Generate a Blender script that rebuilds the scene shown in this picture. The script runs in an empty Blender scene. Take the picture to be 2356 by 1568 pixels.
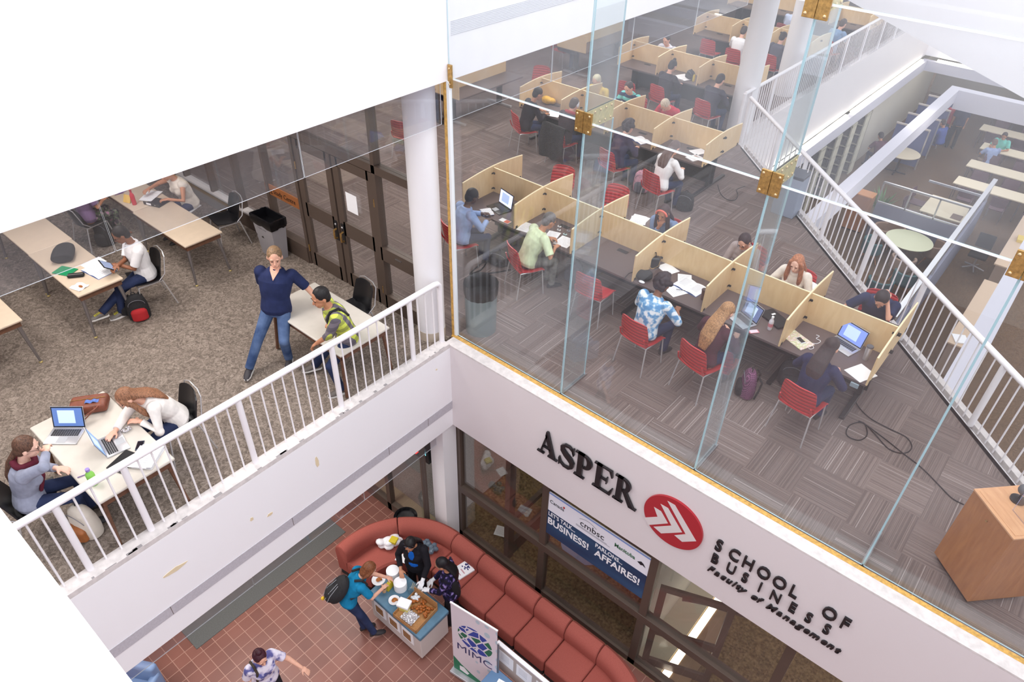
import bpy, bmesh, math, random
from mathutils import Vector, Matrix, Quaternion
from math import sin, cos, pi, radians as rad
random.seed(7)
C = bpy.context.scene.collection
sc = bpy.context.scene
# ---------------------------------------------------------------- camera
F = 1650.0
RM = [[0.760555, 0.648862, 0.023112], [0.415773, -0.459385, -0.78492], [-0.498687, 0.606584, -0.619166]]
CP = Vector([5.90881, -5.76, 6.49294])
cd = bpy.data.cameras.new('camera'); cd.sensor_width = 36; cd.lens = F / 2356 * 36; cd.clip_start = .05; cd.clip_end = 300
cam = bpy.data.objects.new('camera', cd); C.objects.link(cam); sc.camera = cam
_r, _d, _f = [Vector(v) for v in RM]
cam.matrix_world = Matrix(((_r.x, -_d.x, -_f.x, CP.x), (_r.y, -_d.y, -_f.y, CP.y), (_r.z, -_d.z, -_f.z, CP.z), (0, 0, 0, 1)))
def ray(px, py):
    return ((_r * (px - 1178) + _d * (py - 784) + _f * F) / F)
def G(px, py, z=0.0):
    """point of the horizontal plane z seen at a place of the survey photograph"""
    d = ray(px, py); return CP + d * ((z - CP.z) / d.z)
def GX(px, py, x): d = ray(px, py); return CP + d * ((x - CP.x) / d.x)
def GY(px, py, y): d = ray(px, py); return CP + d * ((y - CP.y) / d.y)
# ---------------------------------------------------------------- world and exposure
w = bpy.data.worlds.new('sky'); sc.world = w; w.use_nodes = True
w.node_tree.nodes['Background'].inputs[0].default_value = (.93, .96, 1.0, 1); w.node_tree.nodes['Background'].inputs[1].default_value = 1.15
sc.view_settings.view_transform = 'Standard'; sc.view_settings.look = 'None'; sc.view_settings.gamma = 1
sc.view_settings.use_curve_mapping = False; sc.view_settings.exposure = 0.55
sc.cycles.transparent_max_bounces = 24; sc.cycles.max_bounces = 7; sc.cycles.use_denoising = True
def area(name, loc, sx, sy, power, col=(1, 1, 1), rot=(0, 0, 0)):
    l = bpy.data.lights.new(name, 'AREA'); l.shape = 'RECTANGLE'; l.size = sx; l.size_y = sy; l.energy = power; l.color = col
    o = bpy.data.objects.new(name, l); C.objects.link(o); o.location = loc; o.rotation_euler = rot; return o
area('skylight', (4.5, -1, 12), 9, 12, 700, (1, .98, .97))
for i, (x, y) in enumerate(((-2, -2.5), (-2, -5.5), (-5, -2.5), (-5, -5.5))): area('ceiling_fill', (x, y, 3.6), 1.2, 1.2, 46, (1, .95, .9))  # unseen ceiling lamps, added because the lounge under the slab goes dark
for i, (x, y) in enumerate(((-3, 3), (-3, 7.5), (-3, 12), (-7, 5), (-7, 10), (-3, 17))): area('ceiling_fill', (x, y, 3.6), 1.5, 1.5, 70, (1, .96, .92))  # more unseen lamps, added along the study side of the slab
for y in (-1.6, -3.6, -5.6): area('lower_fill', (-1.6, y, -1.9), .9, .9, 26, (1, .95, .9))  # added lamps, out of view, lifting the dark tiles below the lounge
# ---------------------------------------------------------------- helpers
def lin(c): return tuple(((v / 255 + .055) / 1.055) ** 2.4 if v > 10 else v / 255 / 12.92 for v in c)
MATS = {}
def nt(name, rough=.6, metal=0, spec=.5):
    m = bpy.data.materials.new(name); m.use_nodes = True; t = m.node_tree; b = t.nodes['Principled BSDF']
    b.inputs['Roughness'].default_value = rough; b.inputs['Metallic'].default_value = metal; b.inputs['Specular IOR Level'].default_value = spec
    MATS[name] = m; return m, t, b
def N(t, typ, **kw):
    n = t.nodes.new(typ)
    for k, v in kw.items():
        if k.startswith('_'): n.inputs[k[1:].replace('_', ' ')].default_value = v
        else: setattr(n, k, v)
    return n
def L(t, a, b): t.links.new(a, b)
def objco(t, scale=(1, 1, 1), rot=(0, 0, 0), world=False):
    c = N(t, 'ShaderNodeNewGeometry').outputs['Position'] if world else N(t, 'ShaderNodeTexCoord').outputs['Object']
    mp = N(t, 'ShaderNodeMapping'); mp.inputs['Scale'].default_value = scale; mp.inputs['Rotation'].default_value = rot
    L(t, c, mp.inputs[0]); return mp.outputs[0]
def ramp(t, fac, stops, interp='LINEAR'):
    r = N(t, 'ShaderNodeValToRGB'); e = r.color_ramp; e.interpolation = interp
    e.elements[0].position = stops[0][0]; e.elements[0].color = (*lin(stops[0][1]), 1)
    e.elements[1].position = stops[-1][0]; e.elements[1].color = (*lin(stops[-1][1]), 1)
    for p, c in stops[1:-1]: q = e.elements.new(p); q.color = (*lin(c), 1)
    L(t, fac, r.inputs[0]); return r.outputs[0]
def M(name, col=(200, 200, 200), rough=.6, metal=0, noise=.0, nscale=30, bump=0, spec=.5):
    """plain material; a little procedural mottling"""
    if name in MATS: return MATS[name]
    m, t, b = nt(name, rough, metal, spec)
    if noise or bump:
        n = N(t, 'ShaderNodeTexNoise', _Scale=nscale, _Detail=3.0); L(t, objco(t), n.inputs['Vector'])
        lo = tuple(max(0, v * (1 - noise)) for v in col); hi = tuple(min(255, v * (1 + noise)) for v in col)
        L(t, ramp(t, n.outputs[0], [(.3, lo), (.7, hi)]), b.inputs['Base Color'])
        if bump:
            bp = N(t, 'ShaderNodeBump', _Strength=bump, _Distance=.01); L(t, n.outputs[0], bp.inputs['Height']); L(t, bp.outputs[0], b.inputs['Normal'])
    else: b.inputs['Base Color'].default_value = (*lin(col), 1)
    return m
def emit(name, col, s):
    m, t, b = nt(name); b.inputs['Base Color'].default_value = (*lin(col), 1); b.inputs['Emission Color'].default_value = (*lin(col), 1); b.inputs['Emission Strength'].default_value = s; return m
def bump_to(t, b, h, s, d=.01):
    bp = N(t, 'ShaderNodeBump', _Strength=s, _Distance=d); L(t, h, bp.inputs['Height']); L(t, bp.outputs[0], b.inputs['Normal'])
def glassmat(name, tint, dust_haze, edge=False, refl=1.0):
    m = bpy.data.materials.new(name); m.use_nodes = True; t = m.node_tree; t.nodes.remove(t.nodes['Principled BSDF']); out = t.nodes['Material Output']
    tr = N(t, 'ShaderNodeBsdfTransparent'); tr.inputs[0].default_value = (*tint, 1)
    gl = N(t, 'ShaderNodeBsdfGlossy', _Roughness=.01); gl.inputs[0].default_value = (refl, refl, refl, 1)
    ge = N(t, 'ShaderNodeNewGeometry'); io = N(t, 'ShaderNodeMapRange'); io.inputs['To Min'].default_value = 1.45; io.inputs['To Max'].default_value = 1 / 1.45
    L(t, ge.outputs['Backfacing'], io.inputs[0]); fr = N(t, 'ShaderNodeFresnel'); L(t, io.outputs[0], fr.inputs['IOR'])
    m1 = N(t, 'ShaderNodeMixShader'); L(t, fr.outputs[0], m1.inputs[0]); L(t, tr.outputs[0], m1.inputs[1]); L(t, gl.outputs[0], m1.inputs[2])
    df = N(t, 'ShaderNodeBsdfDiffuse'); df.inputs[0].default_value = (.85, .88, .95, 1)
    tl = N(t, 'ShaderNodeBsdfTranslucent'); tl.inputs[0].default_value = (.85, .88, .95, 1)
    m3 = N(t, 'ShaderNodeMixShader', _Fac=.5); L(t, df.outputs[0], m3.inputs[1]); L(t, tl.outputs[0], m3.inputs[2])
    n = N(t, 'ShaderNodeTexNoise', _Scale=2.2, _Detail=6.0); L(t, objco(t, (1, 1, .35)), n.inputs['Vector'])
    mr = N(t, 'ShaderNodeMapRange'); mr.inputs['From Min'].default_value = .3; mr.inputs['From Max'].default_value = .75; mr.inputs['To Min'].default_value = dust_haze * .6; mr.inputs['To Max'].default_value = dust_haze * 1.5  # white veil on the pane: dust plus painted-in reflection haze
    L(t, n.outputs[0], mr.inputs[0])
    m2 = N(t, 'ShaderNodeMixShader'); L(t, mr.outputs[0], m2.inputs[0]); L(t, m1.outputs[0], m2.inputs[1]); L(t, m3.outputs[0], m2.inputs[2])
    L(t, m2.outputs[0], out.inputs[0]); MATS[name] = m; return m
class B:
    def __init__(s): s.b = bmesh.new()
    def merge(s, o):
        me = bpy.data.meshes.new('tmp'); o.b.to_mesh(me); s.b.from_mesh(me); bpy.data.meshes.remove(me); o.b.free()
    def box(s, x0, y0, z0, x1, y1, z1, bev=0, M=None, seg=2):
        t = bmesh.new(); bmesh.ops.create_cube(t, size=1)
        bmesh.ops.scale(t, vec=(abs(x1 - x0), abs(y1 - y0), abs(z1 - z0)), verts=t.verts)
        if bev: bmesh.ops.bevel(t, geom=t.edges[:], offset=bev, segments=seg, affect='EDGES', profile=.5)
        bmesh.ops.translate(t, vec=((x0 + x1) / 2, (y0 + y1) / 2, (z0 + z1) / 2), verts=t.verts)
        if M is not None: bmesh.ops.transform(t, matrix=M, verts=t.verts)
        me = bpy.data.meshes.new('tmp'); t.to_mesh(me); t.free(); s.b.from_mesh(me); bpy.data.meshes.remove(me); return s
    def loft(s, rings, caps=True, closed=True):
        vs = [[s.b.verts.new(p) for p in r] for r in rings]; n = len(vs[0])
        for a, c in zip(vs, vs[1:]):
            for i in range(n if closed else n - 1):
                j = (i + 1) % n
                try: s.b.faces.new((a[i], a[j], c[j], c[i]))
                except ValueError: pass
        if caps: s.b.faces.new(vs[0][::-1]); s.b.faces.new(vs[-1])
        return s
    def tube(s, pts, r, seg=8, caps=True, closed=False):
        pts = [Vector(p) for p in pts]; n = len(pts)
        rr = r if isinstance(r, (list, tuple)) else [r] * n
        rings = []; up = None
        for i, p in enumerate(pts):
            if closed: d = pts[(i + 1) % n] - pts[i - 1]
            else: d = pts[min(i + 1, n - 1)] - pts[max(i - 1, 0)]
            d.normalize()
            if up is None: up = Vector((0, 0, 1)) if abs(d.z) < .9 else Vector((1, 0, 0))
            a = d.cross(up).normalized(); b2 = a.cross(d).normalized(); up = b2
            rings.append([p + (a * cos(2 * pi * k / seg) + b2 * sin(2 * pi * k / seg)) * rr[i] for k in range(seg)])
        if closed: rings.append(rings[0]); return s.loft(rings, False)
        return s.loft(rings, caps)
    def cap(s, pts, rad_, seg=10):
        """round-ended tapering limb"""
        pts = [Vector(p) for p in pts]; d0 = (pts[0] - pts[1]).normalized(); d1 = (pts[-1] - pts[-2]).normalized()
        P = [pts[0] + d0 * rad_[0] * .98, pts[0] + d0 * rad_[0] * .6] + pts + [pts[-1] + d1 * rad_[-1] * .6, pts[-1] + d1 * rad_[-1] * .98]
        Rr = [rad_[0] * .2, rad_[0] * .8] + list(rad_) + [rad_[-1] * .8, rad_[-1] * .2]
        return s.tube(P, Rr, seg)
    def lathe(s, prof, c=(0, 0, 0), seg=24, caps=True, sx=1, sy=1):
        c = Vector(c)
        return s.loft([[c + Vector((max(r, 1e-4) * cos(2 * pi * k / seg) * sx, max(r, 1e-4) * sin(2 * pi * k / seg) * sy, z)) for k in range(seg)] for r, z in prof], caps)
    def prism(s, poly, h0, h1, M=None, side=True):
        M = M or Matrix()
        a = [s.b.verts.new(M @ Vector((x, y, h0))) for x, y in poly]; b2 = [s.b.verts.new(M @ Vector((x, y, h1))) for x, y in poly]
        s.b.faces.new(a[::-1]); s.b.faces.new(b2)
        for i in range(len(a)): j = (i + 1) % len(a); s.b.faces.new((a[i], a[j], b2[j], b2[i]))
        return s
    def ell(s, c, r, M=None, u=14, v=10, p=1.0):
        T = Matrix.Translation(Vector(c)) @ (M.to_4x4() if M is not None else Matrix()) @ Matrix.Diagonal((*r, 1))
        rings = []
        for j in range(1, v):
            th = pi * j / v; rings.append([T @ Vector((sin(th) * cos(2 * pi * k / u), sin(th) * sin(2 * pi * k / u), -cos(th))) for k in range(u)])
        top = T @ Vector((0, 0, 1)); bot = T @ Vector((0, 0, -1))
        vs = [[s.b.verts.new(q) for q in r_] for r_ in rings]; tv = s.b.verts.new(top); bv = s.b.verts.new(bot)
        for a, c2 in zip(vs, vs[1:]):
            for i in range(u): j = (i + 1) % u; s.b.faces.new((a[i], a[j], c2[j], c2[i]))
        for i in range(u): j = (i + 1) % u; s.b.faces.new((vs[0][j], vs[0][i], bv)); s.b.faces.new((vs[-1][i], vs[-1][j], tv))
        return s
    def grid(s, f, nu, nv, thick=0):
        """surface f(u,v) with u,v in 0..1, given a thickness along its normal"""
        pts = [[Vector(f(i / nu, j / nv)) for i in range(nu + 1)] for j in range(nv + 1)]
        if not thick:
            vs = [[s.b.verts.new(p) for p in r] for r in pts]
            for j in range(nv):
                for i in range(nu): s.b.faces.new((vs[j][i], vs[j][i + 1], vs[j + 1][i + 1], vs[j + 1][i]))
            return s
        def nrm(i, j):
            du = pts[j][min(i + 1, nu)] - pts[j][max(i - 1, 0)]; dv = pts[min(j + 1, nv)][i] - pts[max(j - 1, 0)][i]; return du.cross(dv).normalized()
        a = [[s.b.verts.new(pts[j][i] + nrm(i, j) * thick / 2) for i in range(nu + 1)] for j in range(nv + 1)]
        c = [[s.b.verts.new(pts[j][i] - nrm(i, j) * thick / 2) for i in range(nu + 1)] for j in range(nv + 1)]
        for j in range(nv):
            for i in range(nu):
                s.b.faces.new((a[j][i], a[j][i + 1], a[j + 1][i + 1], a[j + 1][i])); s.b.faces.new((c[j][i], c[j + 1][i], c[j + 1][i + 1], c[j][i + 1]))
        for j in range(nv): s.b.faces.new((a[j][0], a[j + 1][0], c[j + 1][0], c[j][0])); s.b.faces.new((a[j][nu], c[j][nu], c[j + 1][nu], a[j + 1][nu]))
        for i in range(nu): s.b.faces.new((a[0][i], c[0][i], c[0][i + 1], a[0][i + 1])); s.b.faces.new((a[nv][i], a[nv][i + 1], c[nv][i + 1], c[nv][i]))
        return s
    def obj(s, name, mat, parent=None, smooth=False, edge=None, axis=None):
        bmesh.ops.recalc_face_normals(s.b, faces=s.b.faces)
        me = bpy.data.meshes.new(name); s.b.to_mesh(me); s.b.free()
        me.materials.append(mat)
        if edge is not None:
            me.materials.append(edge)
            for p in me.polygons:
                if abs(p.normal[axis]) < .5: p.material_index = 1
        if smooth:
            me.polygons.foreach_set('use_smooth', [True] * len(me.polygons))
            try: me.set_sharp_from_angle(angle=rad(40))
            except Exception: pass
        o = bpy.data.objects.new(name, me); C.objects.link(o)
        if parent is not None: o.parent = parent
        return o
def tag(o, label, cat, group=None, kind=None):
    if label: o['label'] = label
    if cat: o['category'] = cat
    if group: o['group'] = group
    if kind: o['kind'] = kind
    return o
def thing(name, label, cat, loc=(0, 0, 0), rz=0, group=None, rx=0, ry=0):
    o = bpy.data.objects.new(name, None); C.objects.link(o); o.empty_display_size = .1
    o.location = loc; o.rotation_euler = (rx, ry, rz); return tag(o, label, cat, group)
def struct(name, b, m, parent=None, **kw):
    o = b.obj(name, m, parent, **kw)
    if parent is None: o['kind'] = 'structure'
    return o
KIDS = {}
def dup(root, loc, rz, label, group=None, sc_=None):
    def cp(o, par):
        c = o.copy(); C.objects.link(c); c.parent = par
        for ch in o.children: cp(ch, c)
        return c
    r = cp(root, None); r.location = loc; r.rotation_euler = (0, 0, rz); r['label'] = label
    if group: r['group'] = group
    elif 'group' in r: del r['group']
    return r
def text(name, s, size, mat, parent, mw, ext=.002, off=0.0, shear=0, align='LEFT', space=1.0, bev=0, width=None):
    cu = bpy.data.curves.new(name, 'FONT'); cu.body = s; cu.size = size; cu.extrude = ext; cu.offset = off; cu.shear = shear; cu.align_x = align; cu.space_character = space
    cu.resolution_u = 3
    o = bpy.data.objects.new(name, cu); C.objects.link(o)
    dg = bpy.context.evaluated_depsgraph_get(); me = bpy.data.meshes.new_from_object(o.evaluated_get(dg)); C.objects.unlink(o); bpy.data.objects.remove(o)
    if width:
        xs = [v.co.x for v in me.vertices]; k = width / max(1e-6, max(xs) - min(xs)); x0 = min(xs)
        for v in me.vertices: v.co.x = (v.co.x - x0) * k
    me.transform(mw); me.materials.clear(); me.materials.append(mat)
    o = bpy.data.objects.new(name, me); C.objects.link(o)
    if parent is not None: o.parent = parent
    return o
def basis(o, x, z):
    """matrix with local x along x and local z along z, at o"""
    x = Vector(x).normalized(); z = Vector(z).normalized(); y = z.cross(x).normalized(); x = y.cross(z)
    m = Matrix((x, y, z)).transposed().to_4x4(); m.translation = Vector(o); return m
# ---------------------------------------------------------------- materials
white = M('white_paint', (242, 240, 244), .5)
signwall = M('grey_white_paint', (222, 214, 216), .5)
greyband = M('grey_strip', (186, 182, 190), .6, noise=.03, nscale=40)
railw = M('white_enamel', (238, 234, 238), .3)
chrome = M('chrome', (214, 212, 214), .25, .6)
steel = M('dull_steel', (150, 146, 148), .35, .8)
bronze = M('bronze_frame', (92, 78, 70), .45, .2, spec=.4)
black = M('black_plastic', (24, 24, 28), .3)
blackm = M('black_matte', (32, 31, 34), .8, noise=.15, nscale=60, bump=.3)
paper = M('paper', (244, 244, 248), .7)
silver = M('silver_aluminium', (205, 205, 210), .3, .6)
brass = M('brass', (188, 150, 92), .32, .8, noise=.12, nscale=40)
brassl = M('pale_brass', (206, 196, 140), .35, .5, noise=.08, nscale=30)
yellow_seal = M('ochre_sealant', (200, 156, 82), .6, noise=.12, nscale=25, bump=.3)
red = M('red_plastic', (190, 52, 56), .35)
glass = glassmat('clear_glass', (.965, .975, .975), .03)
glassfin = glassmat('fin_glass', (.90, .945, .95), .07)
glassr = glassmat('room_glass', (.965, .968, .965), .008)
glassup = glassmat('upper_hazed_glass', (.96, .97, .975), .075)  # stronger white veil paints the skylight reflection into the upper panes
smoke = glassmat('smoke_curtain_glass', (.91, .915, .935), .035)
edgeg = M('glass_edge', (186, 216, 224), .2)
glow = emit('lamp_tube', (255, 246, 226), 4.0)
# carpets
def carpet_grey():
    m, t, b = nt('mottled_carpet', .95, spec=.1); co = objco(t, world=True)
    n = N(t, 'ShaderNodeTexNoise', _Scale=17.0, _Detail=4.0, _Distortion=1.6); L(t, co, n.inputs[0])
    n2 = N(t, 'ShaderNodeTexNoise', _Scale=160.0, _Detail=2.0); L(t, co, n2.inputs[0])
    mx = N(t, 'ShaderNodeMath', operation='ADD'); L(t, n.outputs[0], mx.inputs[0]); L(t, n2.outputs[0], mx.inputs[1])
    h = N(t, 'ShaderNodeMath', operation='MULTIPLY'); h.inputs[1].default_value = .5; L(t, mx.outputs[0], h.inputs[0])
    L(t, ramp(t, h.outputs[0], [(.4, (98, 88, 81)), (.5, (130, 118, 109)), (.6, (164, 151, 141))]), b.inputs['Base Color']); bump_to(t, b, n2.outputs[0], .4); return m
carpetA = carpet_grey()
def carpet_tile():
    m, t, b = nt('striped_carpet_tile', .95, spec=.1); T_ = .62
    g = N(t, 'ShaderNodeNewGeometry'); sp = N(t, 'ShaderNodeSeparateXYZ'); L(t, g.outputs['Position'], sp.inputs[0])
    def mth(op, a, b2=None):
        n = N(t, 'ShaderNodeMath', operation=op)
        for i, v in enumerate((a, b2)):
            if v is None: continue
            if isinstance(v, (int, float)): n.inputs[i].default_value = v
            else: L(t, v, n.inputs[i])
        return n.outputs[0]
    fx = mth('FLOOR', mth('DIVIDE', sp.outputs[0], T_)); fy = mth('FLOOR', mth('DIVIDE', sp.outputs[1], T_))
    par = mth('FLOORED_MODULO', mth('ADD', fx, fy), 2.0)
    mix = N(t, 'ShaderNodeMix', data_type='FLOAT'); L(t, par, mix.inputs[0]); L(t, sp.outputs[0], mix.inputs[2]); L(t, sp.outputs[1], mix.inputs[3]); u = mix.outputs[0]
    tid = mth('ADD', mth('MULTIPLY', fx, 7.31), mth('MULTIPLY', fy, 3.77))
    cv = N(t, 'ShaderNodeCombineXYZ'); L(t, mth('FLOOR', mth('MULTIPLY', u, 150)), cv.inputs[0]); L(t, tid, cv.inputs[1])
    wn = N(t, 'ShaderNodeTexWhiteNoise', noise_dimensions='3D'); L(t, cv.outputs[0], wn.inputs[0])
    cv2 = N(t, 'ShaderNodeCombineXYZ'); L(t, tid, cv2.inputs[0]); wn2 = N(t, 'ShaderNodeTexWhiteNoise', noise_dimensions='3D'); L(t, cv2.outputs[0], wn2.inputs[0])
    wh = mth('MULTIPLY', mth('GREATER_THAN', wn.outputs[0], .981), .4)
    v = mth('ADD', mth('ADD', mth('MULTIPLY', wn.outputs[0], .36), mth('MULTIPLY', wn2.outputs[0], .12)), wh)
    L(t, ramp(t, v, [(0, (98, 87, 84)), (.28, (121, 107, 104)), (.52, (142, 127, 122)), (.75, (160, 148, 144)), (.95, (182, 171, 167))]), b.inputs['Base Color']); return m
carpetB = carpet_tile()
carpetC = M('brown_carpet', (104, 85, 69), .95, noise=.22, nscale=45, spec=.1)
carpetD = M('olive_carpet', (110, 92, 66), .95, noise=.25, nscale=25, spec=.1)
carpetE = M('pale_grey_carpet', (150, 144, 144), .95, noise=.1, nscale=60, spec=.1)
def tiles():
    m, t, b = nt('quarry_tile', .42, spec=.5)
    br = N(t, 'ShaderNodeTexBrick', offset=0.0, _Scale=1.0, _Mortar_Size=.0055, _Brick_Width=.2045, _Row_Height=.2045, _Bias=0.0, _Mortar_Smooth=.1)
    br.inputs['Color1'].default_value = (*lin((128, 84, 75)), 1); br.inputs['Color2'].default_value = (*lin((144, 95, 84)), 1); br.inputs['Mortar'].default_value = (*lin((178, 136, 122)), 1)
    L(t, objco(t, world=True), br.inputs['Vector'])
    n = N(t, 'ShaderNodeTexNoise', _Scale=1.3, _Detail=3.0); L(t, objco(t, world=True), n.inputs[0])
    mx = N(t, 'ShaderNodeMix', data_type='RGBA', blend_type='MULTIPLY'); mx.inputs[0].default_value = .5; L(t, br.outputs[0], mx.inputs[6]); L(t, ramp(t, n.outputs[0], [(.3, (215, 208, 205)), (.7, (255, 255, 255))]), mx.inputs[7])
    L(t, mx.outputs[2], b.inputs['Base Color']); return m
tile = tiles()
def woodm(name, c0, c1, sc_=(1.5, 1.5, 14), rough=.45):
    m, t, b = nt(name, rough); n = N(t, 'ShaderNodeTexNoise', _Scale=2.5, _Detail=5.0, _Distortion=.6); L(t, objco(t, sc_), n.inputs[0])
    L(t, ramp(t, n.outputs[0], [(.3, c0), (.7, c1)]), b.inputs['Base Color']); return m
maple = woodm('maple_panel', (224, 190, 142), (236, 206, 160), (6, 6, 1.5))
maple_edge = M('maple_edge', (246, 226, 186), .5)
oak = woodm('oak_veneer', (160, 100, 56), (180, 120, 72), (9, 9, 1.2))
oak_top = woodm('oak_top', (200, 146, 106), (218, 166, 124), (2, 12, 2))
desk = M('dark_laminate', (96, 82, 82), .4, noise=.06, nscale=60)
beige = M('beige_laminate', (206, 187, 166), .4, noise=.015, nscale=8)
walnut = M('walnut_edge', (104, 70, 52), .5, noise=.1, nscale=20)
whitelam = M('white_laminate', (206, 199, 190), .35, noise=.015, nscale=8)
scuff = M('scuffed_white_curb', (212, 205, 204), .6, noise=.05, nscale=14, bump=.4)
# ---------------------------------------------------------------- shell: upper level (z = 0), ground level (z = ZL), floor above (z = 3.72)
ZL = -4.5
FB = -1.58
struct('floor_lounge', B().box(-14, -12, -.3, -.06, .06, 0), carpetA)
struct('floor_study', B().prism([(-14, .06), (9.35, .06), (9.35, .1), (-.1, 9.52), (-.38, 9.75), (-.38, 30), (-14, 30)], -.28, 0), carpetB)
struct('floor_far_gallery', B().prism([(-.3, 26.3), (14, 26.3), (14, 34), (-.3, 34)], -.28, 0), carpetE)
struct('floor_ground', B().box(-14, -14, ZL - .2, 14, .0, ZL), tile)
struct('floor_rooms', B().prism([(-14, 0), (9, 0), (9, .5), (-.5, 9.6), (-14, 9.6)], ZL - .2, ZL), carpetD)
struct('floor_lower_hall', B().prism([(9, 0), (24, 0), (24, 60), (-14, 60), (-14, 9.6), (-.5, 9.6)], ZL - .2, ZL), carpetC)
# slab edge over the atrium, left side, with its grey strip
t = struct('trim_slab_left', B().box(-.3, -12, FB, .1, -.1, -.02), white)
struct('trim_grey_strip', B().box(.1, -12, -1.22, .106, -.1, -1.06), greyband)
b = B()
for y in (-4.72, -3.05, -1.4, -.62): b.box(.106, y, -1.22, .1065, y + .006, -1.06)
struct('trim_strip_joint', b, bronze)
struct('trim_curb', B().box(-.075, -12, -.02, .1, -.1, .055, .006), scuff)
# sign band under the glass wall
struct('wall_sign_band', B().box(-.0, -.1, FB, 10, .02, 0), signwall)
struct('trim_sill', B().box(-.0, -.1, 0, 10, .085, .03, .004), scuff)
struct('trim_sealant', B().box(-.04, .07, 0, 10, .13, .036, .004), yellow_seal)
struct('trim_corner_seal', B().box(-.052, .10, 0, -.015, .15, 3.72), yellow_seal)
struct('trim_corner_mullion', B().box(-.012, .11, .03, .03, .16, 3.72), M('pale_channel', (236, 240, 244), .3))
# floor above: slab, fascia, ceiling
struct('ceiling_lounge', B().box(-14, -12, 3.725, -.04, 30, 3.95), M('ceiling_white', (225, 225, 228), .7))
struct('wall_upper_fascia', B().box(-.25, -12, 3.72, 0, 30, 5.6), white)
b = B()
for k in range(9): b.box(0, .2, 4.205 + k * .018, .006, 9, 4.210 + k * .018)
struct('trim_air_grille', b, M('grille_grey', (196, 198, 206), .5))
# diagonal upper gallery beyond the study room
def diag(x): return 9.5 - x
dM = basis((1.9, 7.6, 0), (1, -1, 0), (0, 0, 1))
struct('wall_diagonal_fascia', B().box(-2.7, 0, 3.7, 7.0, .3, 5.3, M=dM), white)
struct('ceiling_diagonal_slab', B().prism([(-2.7, .3), (7, .3), (9, 3.5), (-2, 3.5)], 3.7, 4.0, dM), white)
b = B().box(-2.7, .02, 5.3, 7.0, .22, 5.36, M=dM); struct('trim_diagonal_curb', b, scuff)
struct('floor_diagonal_gallery', B().prism([(-2.7, .22), (7, .22), (9, 3.5), (-2, 3.5)], 5.22, 5.32, dM), M('pink_carpet', (196, 176, 182), .9, noise=.1, nscale=50))
def railing(name, label, p0, p1, posts, nb, r_top=.04, rp=.036, zt=1.07, z0=.05, bal=.011, end=None):
    """white tube railing from p0 to p1"""
    t = thing(name, label, 'railing', p0); d = Vector(p1) - Vector(p0); Ln = d.length; d.normalize()
    pts = [d * 0 + Vector((0, 0, zt)), d * Ln + Vector((0, 0, zt))]
    if end: pts = [Vector((0, 0, zt)), d * (Ln - .1) + Vector((0, 0, zt)), d * (Ln - .04) + Vector((0, 0, zt - .012)), d * (Ln - .005) + Vector((0, 0, zt - .05)), d * Ln + Vector((0, 0, zt - .11)), d * Ln + Vector((0, 0, z0))]
    B().tube(pts, r_top, 12).obj('top_rail', railw, t, True)
    for s in posts:
        if end and s > Ln - .05: continue
        B().tube([d * s + Vector((0, 0, z0)), d * s + Vector((0, 0, zt))], rp, 12).obj('post', railw, t, True)
    ps = sorted(posts)
    b0 = None
    for a, c in zip(ps, ps[1:]):
        n = max(1, round((c - a) / nb))
        for k in range(1, n):
            q = d * (a + (c - a) * k / n)
            if b0 is None: b0 = B().tube([(0, 0, z0), (0, 0, zt)], bal, 6).obj('baluster', railw, t, True); o = b0
            else: o = b0.copy(); C.objects.link(o); o.parent = t
            o.location = q
    return t
railing('atrium_railing', 'white tube guard rail along the lounge edge above the tiled atrium', (-.03, -5.7, 0), (-.03, -.13, 0), [5.7 - v for v in (5.18, 4.53, 3.24, 1.96, .69, .13)] + [0], .145, end=1)
railing('diagonal_railing', 'long white diagonal guard rail beside the carrels, above the opening to the lower hall', G(1728, 225, 1.07) - Vector((0, 0, 1.07)), (9.2, .22, 0), [0, 1.75, 3.1, 4.35, 5.8, 7.25, 9.05, 11.6], .16, rp=.04)
railing('far_railing', 'white guard rail running back from the round column beside the opening', (-.36, 9.75, 0), (-.4, 26.2, 0), [0] + [1.6 * k for k in range(1, 11)], .13, rp=.04, bal=.012)
q0 = dM @ Vector((-.6, .12, 5.36)); q1 = dM @ Vector((7, .12, 5.36))
railing('gallery_railing', 'white guard rail on the upper diagonal gallery at the top right', q0, q1, [0, 1.4, 2.8, 4.2, 5.6, 7], .16, zt=1.0, z0=0)
struct('trim_diagonal_base', B().box(-2.65, -.03, .0, 8.0, .06, .09, .005, M=basis((1.9, 7.6, 0), (1, -1, 0), (0, 0, 1))), scuff)
# fascias around the opening, with the lit cove
struct('trim_opening_left', B().box(-.5, 9.6, FB, -.32, 26.3, .06), M('opening_white', (226, 220, 222), .5))
struct('trim_opening_diagonal', B().box(-2.7, -.1, FB, 10.5, .08, 0, M=dM), white)
struct('trim_opening_far', B().box(-.4, 26.3, FB, 14, 26.5, .06), white)
struct('trim_cove_beam_left', B().box(-.3, 9.7, -2.05, -.12, 26.0, -1.68), M('lilac_white', (206, 204, 216), .5))
struct('trim_cove_beam_far', B().box(-.3, 26.0, -2.05, 14, 26.2, -1.68), MATS['lilac_white'])
for y0, y1 in ((9.9, 17.9), (18.3, 25.7)): tag(B().box(-.3, y0, -1.64, -.2, y1, -1.60).obj('cove_light', glow), 'long lit cove lamp under the slab edge, ' + ('nearer half' if y0 < 12 else 'farther half by the corner'), 'lamp', 'cove lamps')
tag(B().box(.2, 26.05, -1.64, 9, 26.15, -1.60).obj('cove_light', glow), 'long lit cove lamp under the far cross edge of the opening', 'lamp')
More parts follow.
